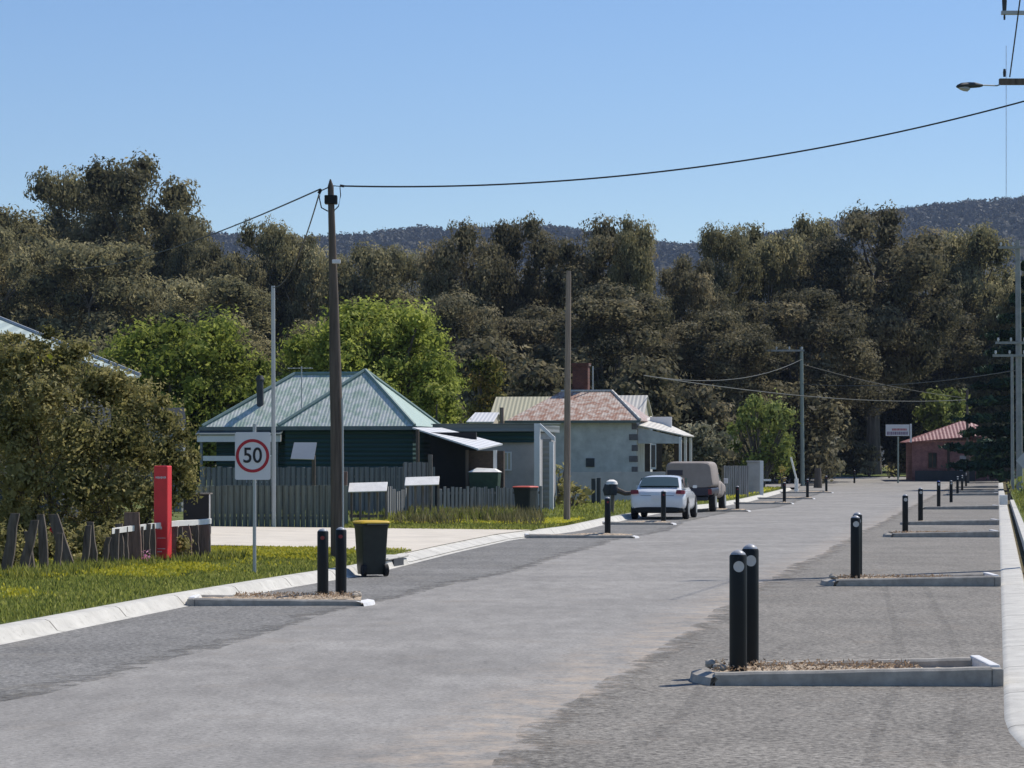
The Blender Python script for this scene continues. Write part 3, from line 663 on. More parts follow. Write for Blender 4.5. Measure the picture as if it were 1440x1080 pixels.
scatter('wildflowers','yellow wildflowers on the verge beyond the driveway','flowers',(67,80,lambda D: -3.5,left_of),9000,.06,'petal_yellow',9,lambda x,D: gl(x,D)+.09, keep=lambda x, D, r: abs(D-72.5-.2*x) < 2.2+r.normal()*.8, wid=.8)
scatter('wildflowers','yellow wildflowers on the verge past the parked ute','flowers',(112,165,lambda D: lk(D)-3,left_of),1500,.09,'petal_yellow',10,lambda x,D: gl(x,D)+.1, wid=.8)
# ================================================================ BOLLARDS and ISLANDS
def make_bollard(label, refl='reflector_white', cap='cap_highlight', name='bollard', R=.076):
    t = thing(name, label, 'bollard')
    mb = MB(); mb.tube([(0,0,-.05),(0,0,.02),(0,0,.5),(0,0,.985),(0,0,1.0)], [R,R,R,R,R*.9], 20); mb.build('post', 'black_plastic', t, smooth_=True)
    mb = MB(); mb.tube([(0,0,1.0),(0,0,1.012),(0,0,1.03),(0,0,1.04)], [R*.86,R*.8,R*.5,R*.12], 20); mb.build('cap', cap, t, smooth_=True)
    mb = MB(); rr = R*(.62 if refl != 'reflector_red' else .38); vs = []; n = 20
    for k_ in range(n):
        a = 2*math.pi*k_/n; xx = rr*math.cos(a); vs.append((xx, -math.sqrt((R+.004)**2-xx*xx), .90+rr*math.sin(a)))
    vs.append((0,-R-.005,.90)); mb.add(vs, [(k_,(k_+1)%n,n) for k_ in range(n)]); mb.build('reflector', refl, t)
    return t
GB = 'black bollards along both sides of the road'
pw = make_bollard('near black bollard with white disc, left of the two on the nearest right island'); pw['group'] = GB
pr = make_bollard('left of the two black bollards with red reflectors in front of the yellow-lidded bin', 'reflector_red'); pr['group'] = GB
pb = make_bollard('bollard with the blue cap on the fifth island of the right row', 'reflector_white', 'blue_plastic'); pb['group'] = GB
def put(proto, px, D, h, label, first=False, z=0, rot=0):
    loc = ((px-CX)*D/F, D, z+hfar(D)); sc = (1,1,h)
    if first: proto.location = loc; proto.scale = sc; proto.rotation_euler = (0,0,rot)
    else: return dup(proto, loc, rot, sc, label)
put(pw, 1038, 22.2, 1.02, '', True, .08, .0)
put(pw, 1055, 22.8, 1.05, 'near black bollard partly hidden behind another, right of the two on the nearest right island', z=.08, rot=.0)
put(pw, 1203, 39.6, .96, 'front black bollard on the second right island', z=.08)
put(pw, 1205.8, 40.5, .99, 'black bollard almost hidden behind the front one on the second right island', z=.08)
put(pw, 1273, 65.6, .98, 'black bollard on the third right island', z=.06)
put(pw, 1294.5, 78.2, 1.02, 'black bollard on the fourth right island', z=.06)
put(pb, 1320, 103.6, 1.05, '', True, .06)
put(pw, 1337.5, 121, .98, 'black bollard of the right row standing just past the blue-capped one', z=.02)
put(pw, 1346.5, 147, 1.0, 'black bollard on the sixth right island', z=.05)
put(pw, 1353, 161, 1.0, 'black bollard on the seventh right island', z=.05)
put(pw, 1358.5, 189, 1.0, 'black bollard on the eighth right island', z=.05)
put(pw, 1363, 214, 1.0, 'black bollard on the last and farthest right island', z=.05)
put(pr, 454, 34.6, .90, '', True, .07)
put(pr, 479.5, 34.9, .91, 'right of the two black bollards with red reflectors in front of the yellow-lidded bin', z=.07)
put(pr, 854.5, 64.5, .95, 'black bollard on the grass side island just left of the white car', z=.04)
put(pr, 933, 78.2, .96, 'black bollard standing in front of the white car boot', z=.04)
put(pr, 1037, 98.8, .92, 'black bollard right of the parked ute', z=.03)
put(pr, 1103, 116.5, .93, 'black bollard on the left side below the bright green garden tree', z=.03)
put(pr, 1135.5, 132, .97, 'black bollard on the left side below the crossarm pole', z=.03)
put(pr, 1162, 158, 1.0, 'black bollard on the left side just right of the crossarm pole', z=.03)
put(pr, 1201.5, 205, 1.0, 'farthest black bollard on the left side at the side street mouth')
def island(label, D, xl, xr, depth, side, seed, h=.15, detail=True):
    """two long concrete kerbs with block ends, bark in between; side=+1 nose at left"""
    t = thing('kerb_island', label, 'kerb island', ((xl+xr)/2, D, hfar(D)), math.radians(-1.5 if side > 0 else 2.5), 'kerb islands between the parking bays')
    L = (xr-xl)/2; rn = random.Random(seed); s = side
    def beam(y0, y1, a, b_, h0, h1):
        mb = MB()
        n = 14; R_ = []
        for i in range(n+1):
            x = a+(b_-a)*i/n; hh = h0+(h1-h0)*i/n+rn.uniform(-.003,.003); yy = rn.uniform(-.003,.003)
            R_.append([(x,y0+yy,-.05),(x,y0+yy,hh-.02),(x,y0+.02+yy,hh),(x,y1-.02+yy,hh),(x,y1+yy,hh-.02),(x,y1+yy,-.05)])
        mb.loft(R_); return mb
    w = .13
    nose, root_ = (-L, L) if s > 0 else (L, -L)
    a, b_ = (nose+.12*s, root_-.10*s)
    hn, hr = (h*.72, h*1.05)
    beam(0, w, a, b_, hn, hr).build('kerb_beam','concrete_grey',t,smooth_=True)
    beam(depth-w, depth, a+.35*s, b_+.04*s, hn, hr*.95).build('kerb_beam','concrete_grey',t,smooth_=True)
    mb = MB(); x0, x1 = sorted((root_-.095*s, root_+.0*s)); mb.box(x0, x1, -.01, .15, -.03, h*.98); mb.build('end_block','concrete_grey',t,bevel=.012)
    mb = MB(); mb.box(x0, x1, .16, depth+.01, -.03, h*1.12); mb.build('end_block','nose_white',t,bevel=.015)
    mb = MB(); R_ = []
    for i in range(6):
        u = i/5; yc = depth*(.04+.42*u); ww = (.07+.06*u if s > 0 else .15)*(1 if i < 5 else .7); x = nose+(.12-.14*math.sin(u*math.pi/2))*s
        R_.append([(x-.05*s,yc-ww,-.02),(x-.03*s,yc-ww*.8,h*.45),(x+.06*s,yc-ww*.6,h*.62),(x+.06*s,yc+ww*.8,h*.62),(x-.03*s,yc+ww,h*.45),(x-.05*s,yc+ww,-.02)])
    mb.loft(R_); mb.build('nose_block','nose_white' if s < 0 else 'concrete_grey',t,smooth_=True)
    # bark fill
    nx, ny = 40, 8; rows = []
    for i in range(nx+1):
        x = -L+.12+(2*L-.24)*i/nx; 
        rows.append([(x, w*.9+(depth-1.8*w)*j/ny, .065+.045*math.exp(-((x+L*.35*s)/(L*.55))**2)*(math.sin(math.pi*j/ny))+rn.uniform(-.012,.022)) for j in range(ny+1)])
    mb = MB(); n1 = ny+1; mb.add([p for r in rows for p in r], [(i*n1+k_, i*n1+k_+1, (i+1)*n1+k_+1, (i+1)*n1+k_) for i in range(nx) for k_ in range(ny)])
    mb.build('bark_mulch','mulch',t)
    if detail:
        rng = np.random.default_rng(seed); n = 900; C = np.stack([rng.uniform(-L+.15,L*.5,n) if s > 0 else rng.uniform(-L*.5,L-.15,n), rng.uniform(.16,depth-.16,n), rng.uniform(.10,.15,n)],1)
        quads('bark_chips', C, unit(rng.normal(size=(n,3)))*.022, unit(rng.normal(size=(n,3)))*.010, rng.uniform(.2,1,n), 'bark_chip', t)['kind'] = 'stuff'
        for k_ in range(5):
            mb = MB(); cx, cy, r = nose+(.12+.1*rn.random())*s, depth*(.35+.12*k_), rn.uniform(.025,.06)
            rings = []
            for i in range(5):
                th = math.pi*(i+.5)/5; rings.append([(cx+r*math.sin(th)*math.cos(2*math.pi*q/8)*rn.uniform(.8,1.2), cy+r*math.sin(th)*math.sin(2*math.pi*q/8)*rn.uniform(.8,1.2), .12+r*.7*math.cos(th)) for q in range(8)])
            mb.loft(rings); mb.build('rock','rock',t,smooth_=True)
    return t
for i, (D, wd, dep, lab) in enumerate([(21.7,2.55,1.25,'nearest kerb island, filled with bark, behind the two large bollards'),(39.1,2.62,1.15,'second nearest right kerb island with one front bollard'),(64.6,2.8,1.1,'third kerb island of the right row'),
    (77.3,2.85,1.1,'fourth kerb island of the right row'),(102.8,3.1,1.1,'fifth kerb island of the right row, at the blue-capped bollard'),(146,3.0,1.1,'sixth kerb island of the right row'),(160,3.0,1.1,'seventh kerb island of the right row'),(188,3.0,1.1,'eighth kerb island of the right row'),(213,3.0,1.1,'last and farthest kerb island of the right row')]):
    island(lab, D, rk(D)-wd-.03, rk(D)-.02, dep, 1, 300+i, .155, i < 3)
for i, (D, pxn, w_, lab) in enumerate([(33.8,520,2.2,'nearest left kerb island, at the two bollards with red reflectors'),(64.0,897,None,'left kerb island just in front of the white car'),(77.6,950,None,'left kerb island directly under the white car boot'),
    (98.3,1055,None,'left kerb island right of the parked ute'),(116,1116,None,'left kerb island below the bright green garden tree'),(131.6,1146,None,'left kerb island below the crossarm pole'),(157.5,1172,None,'left kerb island farthest along the left side')]):
    xn = (pxn-CX)*D/F; x0 = max(lk(D)+.06, xn-3.2)
    island(lab, D, x0, xn, .8 if i else 1.1, -1, 400+i, .10 if i == 0 else .09, i == 0)
# ================================================================ SIGN 50
def text_mesh(name, txt, size, mat, parent, loc, rot=(math.pi/2,0,0), extrude=.002, sx=1, align='CENTER', bold=0):
    cu = bpy.data.curves.new(name,'FONT'); cu.body = txt; cu.size = size; cu.align_x = align; cu.align_y = 'CENTER'; cu.extrude = extrude; cu.offset = bold
    tmp = bpy.data.objects.new(name, cu); COL.objects.link(tmp); bpy.context.view_layer.update()
    me = bpy.data.meshes.new_from_object(tmp.evaluated_get(bpy.context.evaluated_depsgraph_get())); bpy.data.objects.remove(tmp)
    me.materials.clear(); me.materials.append(MATS[mat]); o = bpy.data.objects.new(name, me); COL.objects.link(o); o.parent = parent; o.location = loc; o.rotation_euler = rot; o.scale = (sx,1,1); return o
def rounded(x0,x1,z0,z1,r,y,n=6):
    pts = []
    for cx, cz, a0 in ((x1-r,z1-r,0),(x0+r,z1-r,90),(x0+r,z0+r,180),(x1-r,z0+r,270)):
        for k_ in range(n+1):
            a = math.radians(a0+90*k_/n); pts.append((cx+r*math.cos(a), y, cz+r*math.sin(a)))
    return pts
def plate(mb, pts, t, mi=0):
    f_ = [(p[0],p[1],p[2]) for p in pts]; bk = [(p[0],p[1]+t,p[2]) for p in pts]; return mb.loft([f_, bk], mi)
D = 40.0; sg = thing('speed_sign','white 50 speed limit sign with red ring on a thin grey post','sign',((357.5-CX)*D/F, D, gl((357-CX)*D/F,D)),math.radians(-2))
mb = MB(); mb.tube([(0,.03,-.1),(.0,.03,2.36)], .028, 10); mb.build('post','steel',sg,smooth_=True)
zc = W(355,641,D).z-gl((357-CX)*D/F,D); mb = MB(); plate(mb, rounded(-.30,.255,zc-.375,zc+.37,.03,-.012), .012); mb.build('plate','sign_white',sg)
mb = MB(); cz = zc+.03-.03; n = 48; c0 = -.025
for k_ in range(n):
    a, b_ = 2*math.pi*k_/n, 2*math.pi*(k_+1)/n; R0, R1 = .262, .215
    mb.add([(c0+R0*math.cos(a),-.016,cz+R0*math.sin(a)),(c0+R0*math.cos(b_),-.016,cz+R0*math.sin(b_)),(c0+R1*math.cos(b_),-.016,cz+R1*math.sin(b_)),(c0+R1*math.cos(a),-.016,cz+R1*math.sin(a))],[(0,1,2,3)])
mb.build('ring','sign_red',sg); text_mesh('numerals','50',.335,'sign_black',sg,(c0,-.017,cz-.003),sx=.92,bold=.004)
# ================================================================ RED PILLAR
D = 43.5; x = (229-CX)*D/F; zb = gl(x,D); pl = thing('red_pillar','tall red square marker pillar with small pale lettering beside the rustic fence','marker pillar',(x,D,zb),math.radians(-14))
hp = W(229,655,D).z-zb; mb = MB(); mb.box(-.125,.125,-.11,.11,.10,hp); o = mb.build('body','pillar_red',pl,bevel=.02); mb = MB(); mb.box(-.10,.10,-.09,.09,-.1,.11); mb.build('foot','dark_grey',pl)
o = text_mesh('lettering','INFOSIGN',.055,'sign_white',pl,(0.01,-.1125,hp-.21),bold=.001)
bpy.data.objects.remove(o)
rn = random.Random(4); mb = MB()
def scrib(x0,x1,z,h):   # rows of unreadably small pale characters
    xx = x0
    while xx < x1:
        w_ = rn.uniform(.012,.022); mb.box(xx,xx+w_*.75,-.1135,-.1105,z-h/2*rn.uniform(.6,1),z+h/2*rn.uniform(.7,1)); xx += w_+.004
scrib(-.085,.10,hp-.20,.042); scrib(-.055,.035,.62,.05); scrib(-.05,.09,.45,.014); scrib(-.05,.09,.27,.016); scrib(-.05,.03,.22,.022)
mb.build('lettering','sign_white',pl)
# ================================================================ BINS
def make_bin(label, lid, hgt, wid, bin_name='wheelie_bin'):
    t = thing(bin_name, label, 'bin'); mb = MB(); hw, dp = wid/2, wid*.55
    R_ = [rounded(-hw*.80,hw*.80,-dp*.72,dp*.72,.05,0,3)]
    def ring(sx, sy, z): return [(p[0]*sx, p[2]*sy, z) for p in rounded(-hw,hw,-dp,dp,.06,0,4)]
    mb.loft([ring(.76,.74,.03),(ring(.80,.78,.10)),ring(.86,.84,hgt*.45),ring(.93,.92,hgt*.82),ring(.97,.97,hgt*.90),ring(1.02,1.02,hgt*.91),ring(1.02,1.02,hgt*.945)])
    mb.build('body','bin_green',t,smooth_=True)
    mb = MB(); mb.loft([ring(1.06,1.06,hgt*.945),ring(1.07,1.07,hgt*.965),ring(.98,.98,hgt*.99),ring(.6,.6,hgt*1.0)]); mb.build('lid',lid,t,smooth_=True)
    mb = MB(); mb.tube([(-hw*.7,dp*1.02,hgt*.93),(-hw*.7,dp*1.3,hgt*.93),(hw*.7,dp*1.3,hgt*.93),(hw*.7,dp*1.02,hgt*.93)], .018, 6); mb.build('handle','bin_green',t)
    for s in (-1,1):
        mb = MB(); mb.tube([(s*hw*.78-.03*s,dp*.78,.10),(s*hw*.78+.03*s,dp*.78,.10)], .10, 16); mb.build('wheel','black_rubber',t,smooth_=True)
    return t
D = 42.6; b1 = make_bin('black-green wheelie bin with a yellow lid standing on the kerb','lid_yellow',.925,.485); b1.location = ((522-CX)*D/F,D,.01); b1.rotation_euler = (0,0,math.radians(200))
D = 80.5; b2 = make_bin('dark wheelie bin with a faded red lid on the grass near the white porch','lid_red',1.0,.60); b2.location = ((739-CX)*D/F,D,gl((739-CX)*D/F,D)); b2.rotation_euler = (0,0,math.radians(-25))
# storm drain
D = 46.6; dr = thing('drain_inlet','dark side-entry drain opening in the white kerb beyond the yellow-lidded bin','drain',(lk(D)+.02,D,0),math.radians(-9))
mb = MB(); mb.add([(-.30,-.9,.0),(.03,-.9,.0),(.03,-.45,.0),(-.30,-.45,.0),(-.30,-.9,.15),(-.02,-.9,.13),(-.02,-.45,.13),(-.30,-.45,.15)],[(0,1,2,3),(4,5,6,7),(0,1,5,4),(1,2,6,5),(2,3,7,6),(0,4,7,3)])
mb.add([(-.30,.45,.0),(.03,.45,.0),(.03,.9,.0),(-.30,.9,.0),(-.30,.45,.15),(-.02,.45,.13),(-.02,.9,.13),(-.30,.9,.15)],[(0,1,2,3),(4,5,6,7),(0,1,5,4),(1,2,6,5),(2,3,7,6),(0,4,7,3)])
mb.box(-.5,.02,-.92,.92,.152,.185); mb.build('lintel','concrete_white',dr,bevel=.01)
mb = MB(); mb.box(-.30,.02,-.44,.44,.008,.15); mb.build('grate','dark_grey',dr)
# ================================================================ POLES
def pole(name, label, pts, rads, mat, group=None, base=None):
    """pts (px,py,D)"""
    P = [W(*p) for p in pts]; b0 = P[0].copy(); t = thing(name, label, 'pole', b0, 0, group)
    Q = [p-b0 for p in P]; Q[0].z -= .3; mb = MB(); mb.tube(Q, rads, 14); mb.build('shaft', mat, t, smooth_=True); return t, b0
D = 46.5; zb = gl((474-CX)*D/F,D); yb = HY+(EYE-zb)*F/D
up, u0 = pole('utility_pole','tall dark wooden utility pole with crooked shaft and black bracket, left of centre',[(474.5,yb,D),(474,690,D),(473.5,600,D),(471.8,530,D),(469.5,420,D),(467,330,D),(465,262,D),(464.6,252,D)],[.125,.118,.115,.11,.085,.066,.055,.012],'pole_wood')
u = lambda px, py, d=0: W(px,py,D+d)-u0
mb = MB(); p = u(465.5,281); mb.box(p.x-.115,p.x+.115,p.y-.09,p.y+.09,p.z-.08,p.z+.08); mb.build('cable_box','black_plastic',up,bevel=.015)
mb = MB(); mb.tube([u(482.5,yb-2,-.1),u(481.8,600,-.1),u(481,560,-.1)], .018, 8); mb.build('conduit','steel',up,smooth_=True)
mb = MB(); mb.tube([u(465,262),u(452,268,-.1),u(449,278,-.1),u(452,292,-.1),u(461,297,-.05)], .012, 6); mb.tube([u(465,261),u(478,262),u(479,275,-.1),u(476,290,-.1),u(469,297,0)], .010, 6); mb.build('cable_loop','cable',up,smooth_=True)
mb = MB(); mb.tube([u(452,266),u(448,272)], .03, 6); mb.tube([u(478,261),u(484,262)], .025, 6); mb.build('clamp','black_rubber',up)
mb = MB(); p = u(471,368,-.12); mb.box(p.x-.05,p.x+.10,p.y-.05,p.y+.03,p.z-.035,p.z+.035); mb.build('junction_box','sign_white',up,bevel=.01)
D = 66.7; zb = gl((384-CX)*D/F,D)+.02; yb = HY+(EYE-zb)*F/D
pole('steel_pole','slender galvanised steel pole at the driveway behind the speed sign',[(385,yb,D),(384.5,560,D),(384,402,D)],[.058,.055,.05],'steel')
D = 73.0; zb = gl((797-CX)*D/F,D); yb = HY+(EYE-zb)*F/D
pole('wooden_pole','bare wooden pole with no wires standing on the grass in front of the rusty-roofed house',[(797,yb,D),(798,560,D),(799.5,388,D),(799.7,381,D)],[.098,.092,.075,.06],'pole_wood_pale')
def crossarm_pole(name, label, px0, px1, ytop, D, r, mat, arms, base):
    yb = HY+(EYE-base)*F/D; t, p0 = pole(name, label, [(px0,yb,D),((px0+px1)/2,(yb+ytop)/2,D),(px1,ytop,D)],[r,r*.9,r*.75],mat,'power poles with crossarms')
    for a, b_, y in arms:
        mb = MB(); A = W(a,y,D-.25)-p0; Bq = W(b_,y,D-.25)-p0; mb.box(min(A.x,Bq.x),max(A.x,Bq.x),A.y-.06,A.y+.06,A.z-.07,A.z+.07); arm = mb.build('crossarm','pole_concrete' if mat != 'pole_wood' else 'pole_wood',t)
        for f_ in (.06,.35,.65,.94):
            q = A.lerp(Bq,f_); mb = MB(); mb.tube([(q.x,q.y,q.z+.07),(q.x,q.y,q.z+.16),(q.x,q.y,q.z+.3)],[.03,.07,.05],8); mb.build('insulator','insulator',arm)
    return t
crossarm_pole('power_pole','pale greenish power pole with one crossarm left of the far road bend',1128.5,1127,488,196,.17,'steel_green',[(1071,1131,493)],.15)
crossarm_pole('power_pole','faint grey power pole standing behind the bright green garden tree',1094,1093,476,228,.13,'pole_concrete',[(1078,1106,482)],.6)
crossarm_pole('power_pole','thin grey power pole in front of the red cottage',1361,1360,548,206,.13,'pole_wood',[],.25)
crossarm_pole('power_pole','tall grey power pole with several crossarms beside the conifer',1434,1431,338,150,.19,'pole_concrete',[(1404,1462,348),(1400,1462,482),(1396,1464,500)],gr((1434-CX)*150/F,150))
crossarm_pole('power_pole','shorter slim pole just left of the tall grey power pole',1424,1423,498,162,.11,'pole_concrete',[],gr((1424-CX)*162/F,162))
# near pole outside the frame carrying the street light
D = 46.0; px = 1512; xp = (px-CX)*D/F; zb = gr(xp,D); lp = thing('lamp_pole','near power pole just past the right edge with two crossarms and a street light','pole',(xp,D,zb))
v = lambda p_, y_, d=0: W(p_,y_,D+d)-Vector((xp,D,zb))
mb = MB(); mb.tube([(0,0,-.3),(0,0,5),(0,0,v(px,-60).z)],[.16,.14,.12],14); mb.build('shaft','pole_wood',lp,smooth_=True)
mb = MB(); a = v(1405,115,-.2); b_ = v(1620,113,-.2); mb.box(a.x,b_.x,a.y-.05,a.y+.05,a.z-.055,a.z+.055); mb.build('crossarm','pole_wood',lp,bevel=.008)
mb = MB(); a = v(1408,18,-.2); b_ = v(1620,15,-.2); mb.box(a.x,b_.x,a.y-.04,a.y+.04,a.z-.035,a.z+.035); mb.build('crossarm','steel',lp,bevel=.008)
for (q, y0, y1, r) in ((1412.5,108,97,.028),(1412.5,15,-12,.045),(1412.5,28,20,.02),(1460,108,97,.028),(1560,108,97,.028),(1560,14,-12,.045)):
    mb = MB(); p0, p1 = v(q,y0,-.2), v(q,y1,-.2); mb.tube([p0,p0.lerp(p1,.5),p1],[r*.8,r,r*.7],8); mb.build('insulator','dark_grey',lp,smooth_=True)
mb = MB(); mb.tube([v(1406,119,-.25),v(1402,120.5,-.3),v(1385,119.8,-.5),v(1378,120,-.6)], .013, 8); arm = mb.build('lamp_arm','steel',lp,smooth_=True)
mb = MB(); R_ = []
for f_, w_, h_, dz in ((0,.02,.02,0),(.12,.05,.035,0),(.3,.085,.05,.01),(.55,.10,.055,.012),(.8,.085,.05,.01),(.95,.045,.03,.0),(1,.01,.01,-.005)):
    c = v(1382,120,-.6).lerp(v(1344.5,121.5,-1.0),f_); R_.append([(c.x, c.y+w_*math.cos(2*math.pi*k_/12), c.z+dz+h_*math.sin(2*math.pi*k_/12)) for k_ in range(12)])
mb.loft(R_); mb.build('lamp_head','dark_grey',lp,smooth_=True)
mb = MB(); R_ = []
for f_, w_, h_ in ((0,.03,.02),(.2,.07,.06),(.5,.08,.055),(.8,.06,.035),(1,.02,.01)):
    c = v(1364,123.5,-.8).lerp(v(1347,122.5,-.97),f_); R_.append([(c.x, c.y+w_*math.cos(2*math.pi*k_/10), c.z-.01+h_*math.sin(2*math.pi*k_/10)) for k_ in range(10)])
mb.loft(R_); mb.build('lamp_lens','sign_grey',lp,smooth_=True)
# cables
def cable(name, label, a, b_, sag, r, mat='cable', n=26):
    A, Bq = W(*a), W(*b_); pts = []
    for i in range(n+1):
        t = i/n; p = A.lerp(Bq,t); p.z -= sag*4*t*(1-t); pts.append(p)
    mb = MB(); mb.tube(pts, r, 6); o = mb.build(name, mat, smooth_=True); tag(o, label, 'cable', 'overhead cables'); return o
cable('overhead_cable','thick black overhead cable sagging across the sky from the wooden utility pole',(480,261.5,46.5),(1512,122,46.0),.53,.016,n=50)
cable('overhead_cable','overhead cable running left and down from the utility pole top to the trees',(450,266,46.5),(100,378,110),.35,.014)
cable('overhead_cable','short service cable dropping from the utility pole to the slender steel pole',(449,272,46.5),(384,404,66.7),.45,.013)
cable('overhead_cable','cable rising steeply from the near crossarm out of the top right corner',(1420,108,45.8),(1442,-60,40.0),.02,.012)
cable('overhead_cable','far pale cable from the rusty-roofed house to the thin pole by the red cottage',(905,528,124),(1361,562,206),.55,.028,'cable_pale')
cable('overhead_cable','far pale cable from the crossarm pole to the tall grey power pole',(1128,540,196),(1432,520,150),.45,.026,'cable_pale')
cable('overhead_cable','far pale cable from the crossarm pole down to the red cottage side',(1128,512,196),(1361,560,206),.3,.024,'cable_pale')
cable('overhead_cable','far pale cable from the rusty-roofed house toward the crossarm pole',(905,528,124),(1128,505,196),.8,.024,'cable_pale')
# mast and hut on the ridge
xm = (1415-CX)*RD/F; zm = hill(xm,RD); ms = thing('radio_mast','very thin tall radio mast on the ridge at upper right','mast',(xm,RD,zm))
mb = MB(); hm = 490-zm; 
for a in range(3):
    q = Vector((math.cos(a*2.094),math.sin(a*2.094),0))*.55; mb.tube([(q.x,q.y,-2),(q.x,q.y,hm)],.12,4)
for i in range(60):
    z0 = hm*i/60; a = (i%3)*2.094; b2_ = ((i+1)%3)*2.094; mb.tube([(math.cos(a)*.55,math.sin(a)*.55,z0),(math.cos(b2_)*.55,math.sin(b2_)*.55,z0+hm/60)],.08,4)
mb.build('lattice','steel',ms)
xh = (1427-CX)*RD/F; zh = hill(xh,RD-20)+7; ht = thing('hut','tiny white transmitter hut on the ridge beside the radio mast','hut',(xh,RD-25,zh)); mb = MB(); mb.box(-4,4,-3,3,-9,4); mb.build('wall','white_paint',ht); mb = MB(); mb.slab([(-4.4,-3.4,4.02),(4.4,-3.4,4.02),(4.4,3.4,4.6),(-4.4,3.4,4.6)],.3); mb.build('roof','steel',ht)
# diamond sign seen from behind
D = 84; x = (1447-CX)*D/F; zb = gr(x,D); ds = thing('diamond_sign','grey back of a diamond-shaped road sign cut by the right edge','sign',(x,D,zb),math.radians(4)); c = W(1447,648,D).z-zb; r = 19*D/F
mb = MB(); mb.loft([[(0,-.03,c+r),(-r,-.03,c),(0,-.03,c-r),(r,-.03,c)],[(0,-.02,c+r),(-r,-.02,c),(0,-.02,c-r),(r,-.02,c)]]); mb.build('plate','sign_grey',ds); mb = MB(); mb.tube([(0,.01,-.2),(0,.01,c+r*.7)],.03,8); mb.build('post','steel',ds)
# far signboard
D = 205; x = (1263-CX)*D/F; fs = thing('signboard','small white roadside signboard with purple and red lettering beside the red cottage','sign',(x,D,hfar(D)+.1)); z0 = lambda y: W(0,y,D).z-hfar(D)-.1
mb = MB(); mb.box(-1.0,.9,-.05,.05,z0(613),z0(597)); mb.build('board','sign_white',fs,bevel=.01); mb = MB(); mb.box(.95,1.08,-.12,.12,z0(622),z0(596)); mb.build('side_panel','white_paint',fs)
mb = MB()
rn = random.Random(9); xx = -.9
while xx < .75: w_ = rn.uniform(.06,.12); mb.box(xx,xx+w_*.8,-.057,-.052,z0(611.5),z0(607)); xx += w_+.02
mb.build('lettering','sign_purple',fs)
mb = MB(); xx = -.5
while xx < .6: w_ = rn.uniform(.06,.10); mb.box(xx,xx+w_*.8,-.057,-.052,z0(605.5),z0(602.5)); xx += w_+.02
mb.build('lettering','sign_red',fs); mb = MB(); mb.tube([(.0,.07,-.2),(.0,.07,z0(614))],.07,8); mb.build('post','steel_green',fs)
# ================================================================ FENCES
def local(px, D): return (px-CX)*D/F
def boards(mb, x0, x1, z0, z1, y, w, gap, rn, t=.02, lean=.01, ragged=.03, zfun=None):
    x = x0
    while x < x1:
        ww = w*rn.uniform(.85,1.1); zt = (zfun(x) if zfun else z1)+rn.uniform(-ragged,ragged); l = rn.uniform(-lean,lean); yy = y+rn.uniform(-.006,.006)
        mb.add([(x,yy,z0),(x+ww,yy,z0),(x+ww,yy+t,z0),(x,yy+t,z0),(x+l,yy,zt),(x+ww+l,yy,zt+rn.uniform(-.01,.01)),(x+ww+l,yy+t,zt),(x+l,yy+t,zt)],[(0,1,5,4),(1,2,6,5),(2,3,7,6),(3,0,4,7),(4,5,6,7)]); x += ww+gap
def fence(name, label, px0, px1, D0, D1, ytop, mat, w=.14, gap=.012, seed=1, ragged=.01, posts=2.4, lean=.004, zfun=None, rails=True):
    a = Vector((local(px0,D0),D0,0)); b_ = Vector((local(px1,D1),D1,0)); d = b_-a; L = d.length; rz = math.atan2(d.y,d.x); zb = min(gl(a.x,a.y),gl(b_.x,b_.y))
    t = thing(name, label, 'fence', (a.x,a.y,zb), rz); rn = random.Random(seed); h = EYE-(ytop-HY)*D0/F-zb
    mb = MB(); boards(mb,0,L,-.05,h,0,w,gap,rn,ragged=ragged,lean=lean,zfun=zfun); mb.build('palings',mat,t)
    if rails:
        for z in (.25,h*.8):
            mb = MB(); mb.box(0,L,.03,.075,z-.04,z+.04); mb.build('rail','timber_grey',t)
    x = .05
    while x < L+.1 and posts: mb = MB(); mb.box(x-.05,x+.05,.08,.18,-.2,h*.98); mb.build('post','timber_grey',t); x += posts
    return t
fence('paling_fence','low dark green-grey paling fence behind the driveway',262,489,66.8,67.6,683,'fence_green',seed=1)
fence('paling_fence','taller slate-grey paling fence in front of the green house',283,612,82,83,657,'fence_slate',w=.15,seed=2,ragged=.02)
fence('paling_fence','raised weathered grey fence panel left of the carport',568,604,80.2,80.4,650,'fence_grey',w=.15,seed=3,ragged=.02)
fence('paling_fence','leaning weathered grey paling fence between the long grass and the carport',618,760,84,86,686,'fence_grey',w=.12,gap=.03,seed=4,ragged=.05,lean=.03)
fence('corrugated_fence','low grey sheet fence in front of the blue-grey wall',752,985,108,114,664,'render_grey',w=.8,gap=.0,seed=5,ragged=.0,lean=0)
fence('paling_fence','short grey paling fence right of the ute',1018,1052,128,129,655,'fence_grey',w=.14,seed=6)
